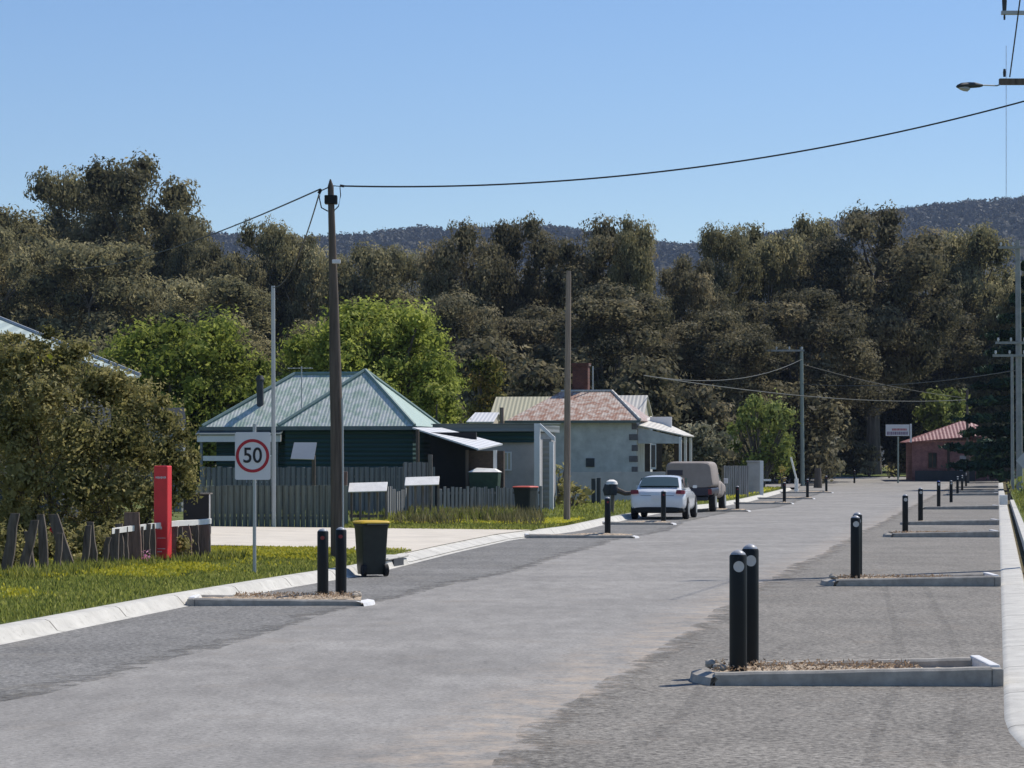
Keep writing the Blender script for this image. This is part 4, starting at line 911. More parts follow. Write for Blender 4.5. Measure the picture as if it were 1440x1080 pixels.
# broken picket sections with white cap boards
for i, (p0, p1, yt, yb_, D, lab) in enumerate([(491,545,679,691.5,70.5,'left white-capped gate panel of thin pickets behind the yellow-lidded bin'),(570,618,671,682.5,73,'right white-capped gate panel of thin pickets beside the carport')]):
    x0 = local(p0,D); L = local(p1,D)-x0; zb = gl(x0,D); t = thing('picket_panel',lab,'fence',(x0,D,zb),math.radians(-2)); z = lambda y: EYE-(y-HY)*D/F-zb
    mb = MB(); mb.slab([(0,-.30,z(yb_)),(L,-.30,z(yb_)+.03),(L,.06,z(yt)+.03),(0,.06,z(yt))],.03); mb.build('cap_board','timber_white',t,bevel=.008)
    for k_ in range(5): mb = MB(); xx = .03+(L-.1)*k_/4; mb.box(xx,xx+.06,.025,.06,-.1,z(yb_)+.01); mb.build('picket','timber_grey',t)
    mb = MB(); mb.box(0,L,.065,.09,.18,.26); mb.build('rail','timber_grey',t)
fence('paling_fence','broken dark palings between the two white-capped panels',545,572,71.2,72.6,688,'fence_slate',w=.2,gap=.03,seed=8,ragged=.08,posts=0)
D = 70.3; t = thing('gate_post','old brown timber gate post left of the white-capped panels','post',(local(483,D),D,gl(local(483,D),D))); mb = MB(); mb.box(-.09,.09,-.08,.08,-.1,1.45,rot=Matrix.Rotation(.02,3,'Y')); mb.build('timber','timber_brown',t,bevel=.015)
D = 80; t = thing('gate_post','tall pale timber post at the end of the slate-grey fence','post',(local(605,D),D,gl(local(605,D),D))); mb = MB(); mb.box(-.07,.07,-.08,.08,-.1,1.95); mb.build('timber','timber_grey',t,bevel=.01)
# rustic fence in front of the bush: each split slab a part
a = Vector((local(-60,38),38,0)); rus = thing('rustic_fence','rustic fence of crooked split timber slabs below the large bush','fence',(0,0,0)); rn = random.Random(12)
SL = [(80,.12,.7,4),(45,.1,.75,-6),(132,.13,.85,-4),(146,.1,.6,8),(176,.12,.75,0),(196,.14,.74,1),(252,.12,.70,0),(273,.16,.73,2),(-20,.14,.9,-8),(-40,.16,.9,6),(8,.17,1.05,8),(30,.15,.95,14),(62,.14,1.0,-3),(98,.20,1.02,-16),(118,.12,.8,6),(160,.16,.72,3),(170,.14,.8,-3),(187,.30,.98,-1),(204,.17,.78,2),(212,.18,.78,0),(242,.16,.72,3),(262,.24,.74,-3),(284,.30,.72,1),(294,.06,.74,0)]
for px, w_, h_, ang in SL:
    D = 37.5+(px+40)*.0225; x = local(px,D); z = gl(x,D); mb = MB(); R_ = Matrix.Rotation(math.radians(ang),3,'Y'); n = 5; rr = []
    for i in range(n+1):
        f_ = i/n; ww = w_/2*(1-.22*f_+rn.uniform(-.06,.06)); tt = .05*(1-.2*f_); zz = h_*f_-.08
        c = R_@Vector((rn.uniform(-.012,.012),0,zz)); rr.append([c+Vector((-ww,-tt,0)),c+Vector((0,-tt*1.5,0)),c+Vector((ww,-tt,0)),c+Vector((ww,tt,0)),c+Vector((-ww,tt,0))])
    mb.loft([[Vector((x,D,z))+q for q in r_] for r_ in rr]); mb.build('slab','timber_brown' if w_ > .2 else 'timber_weathered',rus)
mb = MB(); P = []
for px, py in ((158,747),(180,744),(205,741),(228,738.5),(250,736),(275,735),(297,733)):
    D = 37.5+(px+40)*.0225-.08; P.append(W(px,py,D))
rr = [[p+Vector((0,-.03,-.045)),p+Vector((0,-.03,.045)),p+Vector((0,.04,.05)),p+Vector((0,.04,-.04))] for p in P]; mb.loft(rr); mb.build('top_rail','timber_white',rus)
# bits of colour beside it
rng = np.random.default_rng(3)
for px, py, D, r, mat, lab in [(204,786,42.6,.13,'petal_pink','small clump of pink flowers at the foot of the red pillar'),(75,744,41,.06,'petal_red','red flower on the bush behind the slabs'),(76,815,39,.07,'petal_red','small red flower at the foot of the leaning slab')]:
    p = W(px,py,D); t = thing('flower_clump',lab,'flowers',(p.x,p.y,gl(p.x,p.y))); hz = p.z-gl(p.x,p.y)
    C, U, V, T = puff([(0,0,hz,r,r,r,.5)],-60,.028,rng); quads('petals',C,U,V,T,mat,t); mb = MB(); mb.tube([(0,0,-.02),(.02,0,hz)],.008,5); mb.build('stem','leaf_olive',t)
D = 60; x = local(279,D); t = thing('storage_box','low black box with a pale edge in front of the green-grey fence','box',(x,D,gl(x,D))); mb = MB(); mb.box(-.33,.27,-.2,.25,0,.95); mb.build('box','dark_hole',t,bevel=.01); mb = MB(); mb.box(-.36,.30,-.23,.27,.952,.98); mb.build('lid','timber_grey',t); mb = MB(); mb.box(.275,.30,-.22,-.19,0,.95); mb.build('corner_strip','timber_white',t)
# board on post in front of the green house
D = 79; x = local(441,D); t = thing('panel_on_post','tilted pale grey panel on a dark post behind the fence of the green house','panel',(x,D,gl(x,D))); z = lambda y: EYE-(y-HY)*D/F-gl(x,D)
mb = MB(); mb.slab([(-.70,-.12,z(645)),(.02,-.12,z(646)),(.08,.22,z(622)),(-.62,.22,z(622))],.03); mb.build('panel','sign_grey',t); mb = MB(); mb.tube([(.0,.05,-.1),(.0,.05,z(640))],.06,8); mb.build('post','pole_wood',t)
# ================================================================ HOUSE with green roof
RZ = -math.atan(.174)
def house_frame(name, label, px, D, zb=None, rz=RZ, cat='house'):
    x = local(px,D); zb = gl(x,D) if zb is None else zb; t = thing(name,label,cat,(x,D,zb),rz); t['zb'] = zb; t['D'] = D; return t
def zat(t, y, dD=0): return EYE-(y-HY)*(t['D']+dD)/F-t['zb']
def window(parent, x0, x1, z0, z1, y, frame='white_paint', glass='glass_dark'):
    mb = MB(); w = .05
    mb.box(x0-w,x1+w,y-.05,y-.003,z1,z1+w); mb.box(x0-w,x1+w,y-.07,y-.003,z0-w,z0); mb.box(x0-w,x0,y-.05,y-.003,z0,z1); mb.box(x1,x1+w,y-.05,y-.003,z0,z1); mb.box((x0+x1)/2-.02,(x0+x1)/2+.02,y-.045,y-.012,z0,z1)
    f_ = mb.build('window',frame,parent); mb = MB(); mb.box(x0,x1,y-.010,y-.003,z0,z1); mb.build('pane',glass,f_); return f_
h1 = house_frame('green_house','dark green weatherboard house with a pale green hipped iron roof','583'and 583,90)
e = zat(h1,599); r_ = zat(h1,521,2.4)
mb = MB(); mb.box(-4.75,-.12,.25,4.8,-.3,e-.04); mb.build('wall','board_teal',h1)
mb = MB(); mb.box(-7.6,-4.755,1.3,5.6,-.3,e-.04); mb.build('wall','board_teal',h1)
mb = MB(); A = (-2.35,2.45,r_)
c00,c10,c11,c01 = (-4.95,0,e),(0,0,e),(0,4.9,e),(-4.95,4.9,e)
mb.slab([c00,c10,A],.04,0); mb.slab([c10,c11,A],.04,1); mb.slab([c11,c01,A],.04,0)
r2 = zat(h1,525.5,3.6); L0,L1,L2,L3 = (-8.0,.9,e),(-3.4,.9,e),(-3.4,6.1,e),(-8.0,6.1,e); p0,p1 = (-5.25,3.5,r2),(-2.4,3.5,r2)
mb.slab([L0,(-3.4,.9,e),(-2.4,3.5,r2),p0],.04,0); mb.slab([L3,L0,p0],.04,1); mb.slab([(-3.4,6.1,e),L3,p0,p1],.04,0)
roof = mb.build('roof',['roof_green_x','roof_green_y'],h1)
mb = MB()
for a, b_ in ((A,c10),(A,c00),(p0,L0),(p0,p1),(A,c11)): mb.tube([Vector(a)+Vector((0,0,.03)),Vector(b_)+Vector((0,0,.03))],.07,6)
mb.build('ridge_capping','ridge_green',roof)
mb = MB(); mb.box(-4.98,.03,-.12,-.005,e-.14,e+.0); mb.box(.005,.11,-.1,4.9,e-.14,e); mb.box(-8.1,-4.99,.78,.89,e-.14,e); mb.build('gutter','gutter',h1)
# verandah at left: white fascia, dark recess, pale panel
vz0, vz1 = zat(h1,621,.5), zat(h1,611,.5); mb = MB(); mb.box(-8.1,-5.0,.55,.62,vz0,vz1); mb.build('verandah_fascia','white_paint',h1)
mb = MB(); mb.slab([(-8.15,.50,vz1+.02),(-5.0,.50,vz1+.02),(-5.0,1.28,vz1+.30),(-8.15,1.28,vz1+.30)],.04); mb.build('verandah_roof','gutter',h1)
for xx in (-8.0,-6.6,-5.2): mb = MB(); mb.box(xx,xx+.09,.57,.66,-.2,vz0-.002); mb.build('verandah_post','board_slate',h1)
mb = MB(); mb.box(-7.9,-6.68,.60,.64,zat(h1,648,.5),zat(h1,641,.5)); mb.build('verandah_rail','white_paint',h1)
window(h1,-6.45,-5.55,1.0,1.9,1.3,'white_paint')
# flue
fx = -6.15; fyb = 2.0; zz = e+(fyb-.9)/2.6*(r2-e); mb = MB(); mb.tube([(fx,fyb,zz-.3),(fx-.02,fyb,zz+.85)],.13,12); mb.tube([(fx-.02,fyb,zz+.85),(fx-.02,fyb,zz+.90),(fx-.02,fyb,zz+1.05)],[.15,.17,.10],12); mb.build('flue','dark_grey',h1,smooth_=True)
mb = MB(); mx = -4.3; mb.tube([(mx,.8,e-.1),(mx,.8,r_+.12)],.022,6); ant = mb.build('antenna','steel',h1)
mb = MB(); mb.tube([(mx-.5,.8,r_+.05),(mx+.4,.8,r_+.05)],.015,5)
for k_ in range(5): mb.tube([(mx-.45+.2*k_,.55,r_+.05),(mx-.45+.2*k_,1.05,r_+.05)],.008,4)
mb.build('antenna_elements','steel',ant)
# carport with white roof and brick wall
cp = house_frame('carport','open carport with a white sloping roof and dark brick wall right of the green house',585,87.5,cat='carport')
q = [W(580,601,89.5),W(622,601.5,91.5),W(707,624,88),W(673,631,84.5)]; inv = Matrix.Translation((cp.location))@Matrix.Rotation(RZ,4,'Z'); inv = inv.inverted(); q = [inv@p for p in q]
mb = MB(); mb.slab(q,.05); mb.slab([q[0],q[2],q[3]],.05) if False else None; mb.build('roof','roof_white',cp)
zt = zat(cp,628); mb = MB(); mb.box(1.95,1.95+1.25,-.9,-.65,-.3,zat(cp,634,-1)); mb.build('wall','brick_dark',cp)
mb = MB(); mb.box(2.86,2.98,-.98,-.905,-.2,zat(cp,633,-1)); mb.build('post','white_paint',cp)
mb = MB(); mb.box(1.92,2.02,-1.02,-.92,-.2,zat(cp,633,-1)); mb.build('post','pole_wood',cp)
mb = MB(); mb.box(.1,.2,-.5,-.4,-.2,zat(cp,604)); mb.build('post','pole_wood',cp)
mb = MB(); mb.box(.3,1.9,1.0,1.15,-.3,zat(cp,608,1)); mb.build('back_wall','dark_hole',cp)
for xa, xb, ya, yb_ in ((2.12,2.34,662,641),(2.66,2.83,660,636)): mb = MB(); mb.box(xa,xb,-.35,-.30,zat(cp,ya),zat(cp,yb_)); mb.build('side_panel','cream_paint',cp)
D = 85.5; x = local(682,D); tb = thing('garden_tub','dark green garden tub with a pale cover standing in front of the carport','tub',(x,D,gl(x,D)),RZ); zt = lambda y: EYE-(y-HY)*D/F-gl(x,D)
mb = MB(); mb.loft([[(-.42,-.25,-.02),(.42,-.25,-.02),(.42,.25,-.02),(-.42,.25,-.02)],[(-.50,-.3,zt(664)),(.50,-.3,zt(664)),(.50,.3,zt(664)),(-.50,.3,zt(664))]]); mb.build('body','tub_green',tb,bevel=.03)
mb = MB(); mb.loft([[(-.53,-.33,zt(664)+.003),(.53,-.33,zt(664)+.003),(.53,.33,zt(664)+.003),(-.53,.33,zt(664)+.003)],[(-.25,-.15,zt(658)),(.35,-.15,zt(659)),(.35,.15,zt(659)),(-.25,.15,zt(658))]]); mb.build('cover','timber_white',tb,bevel=.01)
# flat roofed outbuilding with white porch frame
ob = house_frame('outbuilding','flat-roofed grey outbuilding with a white porch frame right of the carport',752,90.5,cat='shed')
k_ = 90.5/F; zt = zat(ob,596); mb = MB(); mb.box(-3.75,-.12,1.0,5.5,-.3,zt-.28); mb.build('wall','render_grey',ob)
mb = MB(); mb.box(-3.8,.02,.55,5.6,zt-.26,zt); mb.build('fascia','board_slate',ob); mb = MB(); mb.slab([(-3.85,.5,zt+.02),(.05,.5,zt+.02),(.05,5.65,zt+.1),(-3.85,5.65,zt+.1)],.03); mb.build('roof','gutter',ob)
mb = MB(); mb.box(-3.7,-.13,.85,.995,zat(ob,622),zt-.27); mb.build('upper_panel','board_teal',ob)
mb = MB(); mb.box(-.08,.12,.35,.50,-.2,zt+.02); mb.build('porch_post','white_paint',ob)
mb = MB(); zr = zat(ob,621); mb.box(.46,.60,.38,.50,-.2,zr); mb.build('porch_post','white_paint',ob)
mb = MB(); mb.add([(.125,.36,zt-.13),(.125,.36,zt+.02),(.66,.36,zr+.16),(.66,.36,zr+.003),(.125,.48,zt-.13),(.125,.48,zt+.02),(.66,.48,zr+.16),(.66,.48,zr+.003)],[(0,1,2,3),(4,7,6,5),(0,4,5,1),(1,5,6,2),(2,6,7,3),(3,7,4,0)]); mb.build('porch_rafter','white_paint',ob)
mb = MB(); mb.box(.13,.45,.9,.94,-.2,zr+.1); mb.build('porch_screen','board_slate',ob)
window(ob,-1.75,-1.5,zat(ob,655),zat(ob,640),1.0,'white_paint','cream_paint'); window(ob,-1.25,-1.05,zat(ob,660),zat(ob,637),1.0,'white_paint','cream_paint')
# ================================================================ HOUSE with rusty roof
h2 = house_frame('rendered_house','blue-grey rendered cottage with a rusty hipped iron roof and brick chimney',895,118,.30)
e = zat(h2,591); s = 118/F; r_ = zat(h2,550,3)
Wf = 6.0; mb = MB(); mb.box(-Wf+.1,0,0,6.3,-.4,e-.02); mb.build('wall','render_blue',h2)
mb = MB(); x0 = -Wf-.05; mb.slab([(x0,-.25,e),(.2,-.25,e),(-1.55,3.1,r_),(-4.0,3.1,r_)],.05,0); mb.slab([(.2,-.25,e),(.2,6.5,e),(-1.55,3.1,r_)],.05,1); mb.slab([(x0,6.5,e),(x0,-.25,e),(-4.0,3.1,r_)],.05,1); mb.slab([(.2,6.5,e),(x0,6.5,e),(-4.0,3.1,r_),(-1.55,3.1,r_)],.05,0)
roof = mb.build('roof',['roof_rust_x','roof_rust_y'],h2)
mb = MB(); mb.tube([(-1.55,3.1,r_+.02),(.2,-.25,e+.03)],.07,6); mb.tube([(-1.55,3.1,r_+.02),(-4.0,3.1,r_+.02)],.07,6); mb.build('ridge_capping','roof_cream_white',roof)
mb = MB(); cx_ = -3.1; mb.box(cx_-.38,cx_+.36,3.3,4.0,r_-1,r_+1.22); mb.box(cx_-.43,cx_+.41,3.25,4.05,r_+1.222,r_+1.36); mb.build('chimney','brick_red',roof)
mb = MB(); mb.tube([(cx_+.62,3.2,r_-.2),(cx_+.62,3.2,r_+1.2)],.035,6); mb.build('vent_pipe','steel',roof)
for i in range(6): mb = MB(); mb.box(-.34 if i%2 else -.22,.025,-.025,.35,e-.42-.5*i,e-.14-.5*i); mb.build('quoin','quoin',h2)
mb = MB(); mb.box(-Wf-.1,.22,-.36,-.26,e-.12,e+.0); mb.build('gutter','gutter',h2)
mb = MB(); mb.box(-2.35,-1.95,-.05,-.003,e-2.15,e-1.75); mb.build('wall_vent','dark_grey',h2)
# verandah on the right
mb = MB(); pts = [(.03,1.0),(2.05,1.0),(2.05,4.5),(.03,4.5)]; y0 = 1.0
zv = zat(h2,599); zo = zat(h2,613)
mb.slab([(.05,.2,zv+.05),(2.15,.2,zo+.04),(2.15,5.2,zo+.04),(.05,5.2,zv+.55)],.05); mb.build('verandah_roof','roof_cream_white',h2)
mb = MB(); mb.add([(.03,.25,zo-.35),(2.0,.25,zo-.35),(2.0,.25,zo-.06),(.03,.25,zv-.06),(.03,.33,zo-.35),(2.0,.33,zo-.35),(2.0,.33,zo-.06),(.03,.33,zv-.06)],[(0,1,2,3),(4,7,6,5),(0,4,5,1),(1,5,6,2),(2,6,7,3),(3,7,4,0)]); mb.build('verandah_gable','render_blue',h2)
for xx, yy in ((2.0,.28),(2.0,2.5),(2.0,4.9)): mb = MB(); mb.box(xx-.06,xx+.06,yy-.05,yy+.05,-.3,zo-.04); mb.build('verandah_post','white_paint',h2)
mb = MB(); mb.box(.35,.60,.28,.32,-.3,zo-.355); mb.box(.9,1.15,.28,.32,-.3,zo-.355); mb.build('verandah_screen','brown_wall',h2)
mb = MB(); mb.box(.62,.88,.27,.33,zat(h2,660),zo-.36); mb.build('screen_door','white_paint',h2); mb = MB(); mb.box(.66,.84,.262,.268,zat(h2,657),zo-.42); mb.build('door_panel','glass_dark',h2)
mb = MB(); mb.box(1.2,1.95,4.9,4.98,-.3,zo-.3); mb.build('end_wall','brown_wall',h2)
mb = MB(); mb.box(.22,1.25,3.4,3.55,zat(h2,601,3),zat(h2,586,3)); mb.build('parapet','white_paint',h2)
window(h2,-4.9,-4.2,1.2,2.3,0,'render_grey')
# cream roofed annexes behind
for nm, lab, a, b_, yt, yb_, D, mat in [('annexe','cream-yellow roofed annexe behind the rusty roof, left side',687,790,558,592,128,'roof_cream'),('annexe','cream-white roofed annexe behind the rusty roof, right side',845,904,556,584,127,'roof_cream_white'),('annexe','low white-roofed lean-to at the left end of the annexes',657,692,580,593,126,'roof_white')]:
    t = house_frame(nm,lab,a,D,.3,cat='shed'); L = (b_-a)*D/F; z0_, z1_ = zat(t,yb_), zat(t,yt,1.6)
    mb = MB(); mb.box(0.05,L-.05,.3,3.4,-.3,z0_-.03); mb.build('wall','cream_paint',t); mb = MB(); mb.slab([(-.05,0,z0_),(L+.1,0,z0_),(L+.05,1.7,z1_),(0.08,1.7,z1_)],.06); mb.slab([(0.08,1.71,z1_),(L+.05,1.71,z1_),(L+.1,3.6,z0_),(-.05,3.6,z0_)],.06); mb.build('roof',mat,t)
    mb = MB(); mb.add([(L-.06,.2,z0_-.05),(L-.06,3.3,z0_-.05),(L-.06,1.7,z1_-.08),(.1,.2,z0_-.05),(.1,3.3,z0_-.05),(.1,1.7,z1_-.08)],[(0,1,2),(3,5,4)]); mb.build('gable','cream_paint',t)
D = 122; x = local(705.5,D); t = thing('vent_post','short brown vent post rising in front of the cream roof','post',(x,D,2.5)); mb = MB(); mb.tube([(0,0,0),(0,0,W(0,573,D).z-2.5)],.10,8); mb.build('pipe','pole_wood_pale',t); t.location.z = gl(x,D); t.children[0].data.vertices.foreach_get
for o_ in t.children:
    for vv in o_.data.vertices:
        vv.co.z = 0 if vv.co.z < .5 else W(0,573,D).z-gl(x,D)
# ================================================================ RED COTTAGE
D = 212; rc = house_frame('red_cottage','small red brick cottage with a red iron roof at the far end of the road',1281,D,.45,rz=math.radians(-3),cat='cottage'); s = D/F
e = zat(rc,621); mb = MB(); mb.box(.1,5.3,0,5,-.3,e-.02); mb.box(5.302,9.0,.8,5,-.3,e-.02); mb.build('wall','brick_house',rc)
mb = MB(); pk = zat(rc,590,2); mb.slab([(-.5,-.5,e-.05),(5.3,-.6,zat(rc,613)),(4.75,2.6,pk),(3.1,2.6,zat(rc,602,2))],.08); mb.slab([(5.31,-.6,zat(rc,613)),(8.6,-.3,zat(rc,615)),(5.6,2.6,zat(rc,603,2)),(4.76,2.6,pk)],.08); mb.slab([(-.5,-.5,e-.05),(3.1,2.6,zat(rc,602,2)),(-.4,5.4,e)],.08); mb.slab([(-.4,5.4,e),(3.1,2.61,zat(rc,602,2)),(4.75,2.61,pk),(8.8,5.4,e)],.08); mb.build('roof','roof_red_x',rc)
window(rc,1.45,2.1,1.0,2.2,0,'brick_red','glass_dark'); mb = MB(); mb.box(2.95,3.15,-.35,-.2,-.2,e-.1); mb.build('verandah_post','brown_wall',rc); mb = MB(); mb.box(4.0,4.6,-.04,-.003,-.1,2.0); mb.build('door','render_grey',rc)
mb = MB(); mb.box(.3,5.2,-.5,-.42,-.2,.75); mb.build('verandah_rail','dark_grey',rc)
# ================================================================ LEFT HOUSE (mint roof)
D = 62; h0 = house_frame('white_cottage','cottage with a pale mint roof mostly hidden behind the large bush at far left',197,D,.3); inv = (Matrix.Translation(h0.location)@Matrix.Rotation(RZ,4,'Z')).inverted()
Q = [inv@W(-330,420,D+1.5),inv@W(-60,424,D+3.2),inv@W(197,528,D),inv@W(90,522,D-.9),inv@W(-330,520-90,D-1.2)]
a, b_, c, d_ = inv@W(-60,424,D+3.0), inv@W(197,528.5,D), inv@W(178,529,D-.35), inv@W(-60,451,D+1.2)
mb = MB(); mb.slab([a,b_,c,d_],.05); mb.slab([d_,c,d_-Vector((0,0,.2))],.03) if False else None; roof = mb.build('roof','roof_mint_x',h0)
mb = MB(); mb.tube([a+Vector((0,0,.02)),b_+Vector((0,0,.02))],.05,6); mb.tube([d_,c],.045,6); mb.build('barge_capping','steel',roof)
e = b_.z-.25; mb = MB(); mb.box(-5.6,-2.6,1.6,5.5,-.3,e); mb.build('wall','dark_grey',h0); window(h0,-4.4,-3.6,1.2,2.4,1.6)
D = 84; sh = house_frame('shed','small dark grey gabled shed between the bush and the green house',246,D,.25,cat='shed'); e = zat(sh,600); mb = MB(); mb.box(-.9,.22,0,.5,-.3,e); mb.build('wall','board_slate',sh); mb = MB(); mb.slab([(-1,-.1,e+.02),(.42,-.1,e+.02),(.1,.7,zat(sh,573,.6)),(-.9,.7,zat(sh,573,.6))],.05); mb.build('roof','dark_grey',sh)
# ================================================================ VEHICLES
def ring(w, z0_, z1_, y, p=4.0, n=28, flatb=True):
    out = []; zc_, hh = (z0_+z1_)/2, (z1_-z0_)/2
    for k_ in range(n):
        a = 2*math.pi*(k_+.5)/n; c, s_ = math.cos(a), math.sin(a)
        out.append((w*math.copysign(abs(c)**(2/p),c), y, zc_+hh*math.copysign(abs(s_)**(2/p),s_)))
    return out
def taper(r, k, z0_, z1_): return [(p[0]*(1-k*max(0,(p[2]-z0_)/(z1_-z0_))), p[1], p[2]) for p in r]
def wheel(parent, x, y, r=.32, w=.2, z=None):
    z = r if z is None else z; s_ = 1 if x > 0 else -1; mb = MB(); mb.tube([(x-w/2,y,z),(x-w*.42,y,z),(x+w*.42,y,z),(x+w/2,y,z)],[r*.93,r,r,r*.93],24); t = mb.build('tyre','tyre',parent,smooth_=True)
    mb = MB(); xo = x+s_*(w/2+.002); mb.tube([(xo-.01*s_,y,z),(xo+.006*s_,y,z)],r*.62,20)
    mb.build('rim','steel',t,smooth_=True); return t
def sedan():
    D = 84.5; t = thing('parked_sedan','white four-door sedan parked on the left with its boot toward the camera','car',(local(922,D)+.05,D,.02),-math.atan(.165))
    mb = MB(); mb.loft([ring(.70,.36,.72,0,3.2),ring(.84,.28,.90,.04,3.6),ring(.90,.25,.985,.16,4.2),ring(.915,.24,1.0,.5,4.6),ring(.925,.22,.99,1.1,4.8),ring(.93,.2,.97,2.3,5),ring(.93,.2,.96,3.4,4.6),ring(.91,.22,.86,4.2,4),ring(.84,.27,.74,4.7,3.4),ring(.66,.34,.62,4.88,3)]); body = mb.build('body','car_white',t,smooth_=True)
    mb = MB(); mb.loft([ring(.76,.84,1.0,.52,3.6),ring(.74,.86,1.10,.72,3.8),ring(.70,.86,1.34,1.12,4.2),ring(.665,.86,1.42,1.45,4.2),ring(.66,.86,1.445,2.1,4.2),ring(.67,.86,1.40,2.7,4),ring(.72,.86,1.16,3.3,3.8),ring(.76,.84,.98,3.75,3.6)]); mb.build('cabin','car_white',t,smooth_=True)
    # windows
    def pane(name, P, off):
        mb = MB(); n = Vector(off); mb.loft([[Vector(p) for p in P],[Vector(p)+n for p in P]]); return mb.build(name,'car_glass',t)
    mb = MB(); P = []
    n = 12; top = [(x_*.585, 1.06+.02*abs(x_)**2, 1.345-.03*abs(x_)**3) for x_ in np.linspace(-1,1,n)]; bot = [(x_*.67, .585+.05*abs(x_)**2, 1.045-.012*abs(x_)**3) for x_ in np.linspace(-1,1,n)]
    off = Vector((0,-.052,.05)); vs = [Vector(p)+off for p in top+bot]; mb.add(vs,[(i,i+1,n+i+1,n+i) for i in range(n-1)]); mb.add([v_-Vector((0,-.04,.04)) for v_ in vs],[(n+i,n+i+1,i+1,i) for i in range(n-1)]); mb.build('rear_window','car_glass',t,smooth_=True)
    for s_ in (-1,1):
        pane('side_window',[(s_*.748,1.35,1.02),(s_*.748,2.15,1.02),(s_*.672,2.15,1.36),(s_*.685,1.52,1.345)],(s_*.02,0,0)); pane('side_window',[(s_*.748,2.22,1.02),(s_*.755,3.05,1.02),(s_*.70,2.75,1.33),(s_*.672,2.22,1.36)],(s_*.02,0,0))
        mb = MB(); P = [ (s_*.62,.008,.84),(s_*.78,.02,.83),(s_*.885,.13,.83),(s_*.90,.28,.85) ]; Q_ = [ (s_*.64,.03,.965),(s_*.78,.05,.965),(s_*.875,.15,.955),(s_*.898,.30,.94) ]
        P = [Vector(p)+Vector((s_*.012,-.035,0)) for p in P]; Q_ = [Vector(p)+Vector((s_*.012,-.035,0)) for p in Q_]; mb.add(P+Q_,[(i,i+1,5+i,4+i) for i in range(3)]); mb.add([p+Vector((-s_*.02,.05,0)) for p in P+Q_],[(4+i,5+i,i+1,i) for i in range(3)]); mb.build('tail_light','reflector_red',t)
        for yw in (.98,3.78):
            mb = MB(); mb.tube([(s_*.80,yw,.34),(s_*.934,yw,.34)],.385,26); mb.build('wheel_arch','dark_hole',t); wheel(t,s_*.855,yw,.32,.2)
        mb = MB(); mb.loft([ring(.075,1.0,1.10,3.0,5,12),ring(.06,1.01,1.09,3.1,5,12)]); o = mb.build('mirror','car_white',t); o.location.x = s_*.97
    mb = MB(); mb.box(-.2,.2,-.035,.0,.66,.79); mb.build('number_plate','sign_white',t); mb = MB(); mb.loft([ring(.72,.22,.40,-.02,4),ring(.86,.2,.40,.1,4),ring(.9,.19,.34,.4,4)]); mb.build('bumper_skirt','black_plastic',t,smooth_=True)
    mb = MB(); mb.box(-.55,.55,.012,.05,.775,.787); mb.build('boot_gap','dark_hole',t)
    return t
sedan()
def ute():
    D = 97; t = thing('parked_ute','utility vehicle with a grey-tan canopy parked in front of the white sedan','ute',(local(968,D),D,.02),-math.atan(.20))
    mb = MB(); mb.loft([taper(r_,.14,.92,1.9) for r_ in (ring(.93,.93,1.84,0,7),ring(.96,.92,1.89,.06,8),ring(.97,.92,1.91,.5,8),ring(.97,.92,1.91,1.9,8),ring(.95,.93,1.88,2.2,7))]); mb.build('canopy','canopy_tan',t,smooth_=True)
    mb = MB(); mb.box(-.80,-.22,-.02,.0,1.38,1.58); mb.build('rear_window','ute_dark',t,bevel=.01)
    mb = MB(); mb.loft([ring(.86,.62,.955,.02,5),ring(.90,.60,.955,.2,5),ring(.90,.60,.955,2.3,5)]); mb.build('tray','ute_dark',t,smooth_=True)
    mb = MB(); mb.loft([ring(.88,.5,1.2,2.32,5),ring(.90,.45,1.2,3.6,5),ring(.88,.45,1.08,4.7,4.5),ring(.8,.5,.95,5.1,4)]); mb.build('cab_body','canopy_tan',t,smooth_=True)
    mb = MB(); mb.loft([ring(.74,1.1,1.72,2.35,4.5),ring(.74,1.1,1.76,2.9,4.5),ring(.76,1.1,1.6,3.4,4.2),ring(.8,1.1,1.25,3.8,4)]); mb.build('cabin','car_glass',t,smooth_=True)
    mb = MB(); mb.box(-.7,.7,.1,.3,.42,.56); mb.build('bumper','dark_grey',t,bevel=.02)
    for s_ in (-1,1):
        wheel(t,s_*.80,1.1,.37,.24); wheel(t,s_*.80,4.2,.37,.24)
        mb = MB(); mb.box(s_*.82-.07,s_*.82+.07,.0,.025,.66,.86); mb.build('tail_light','reflector_red',t)
        mb = MB(); mb.box(s_*1.04-.08,s_*1.04+.08,3.3,3.36,1.05,1.25); mb.build('mirror','white_paint',t,bevel=.01)
    mb = MB(); mb.box(-.6,.6,.5,4.6,.42,.60); mb.build('chassis','dark_hole',t)
ute()
# ================================================================ ODDS AND ENDS on the verge
D = 88; x = local(861,D)-.0; lb = thing('letterbox','dark rustic letterbox with a pale rounded top, left of the white car','letterbox',(x,D,gl(x,D))); z = lambda y: EYE-(y-HY)*D/F-gl(x,D)
mb = MB(); mb.tube([(0,0,-.1),(.02,0,z(690))],.06,8); mb.build('post','timber_grey',lb)
mb = MB(); mb.tube([(-.16,0,z(697)),(-.17,0,z(690)),(-.12,0,z(682))],[.12,.17,.15],10); mb.tube([(.0,0,z(696)),(.02,0,z(688)),(.03,0,z(681))],[.15,.19,.15],10); mb.build('drum','dark_grey',lb,smooth_=True)
mb = MB(); mb.tube([(-.02,0,z(681)),(-.02,0,z(677)),(-.02,0,z(674.5))],[.21,.18,.07],12); mb.build('cap','timber_white',lb,smooth_=True)
mb = MB(); mb.tube([(.1,0,z(688)),(.45,.02,z(694)),(.85,.05,z(693))],[.10,.08,.07],8); mb.build('side_rail','pole_wood',lb,smooth_=True)
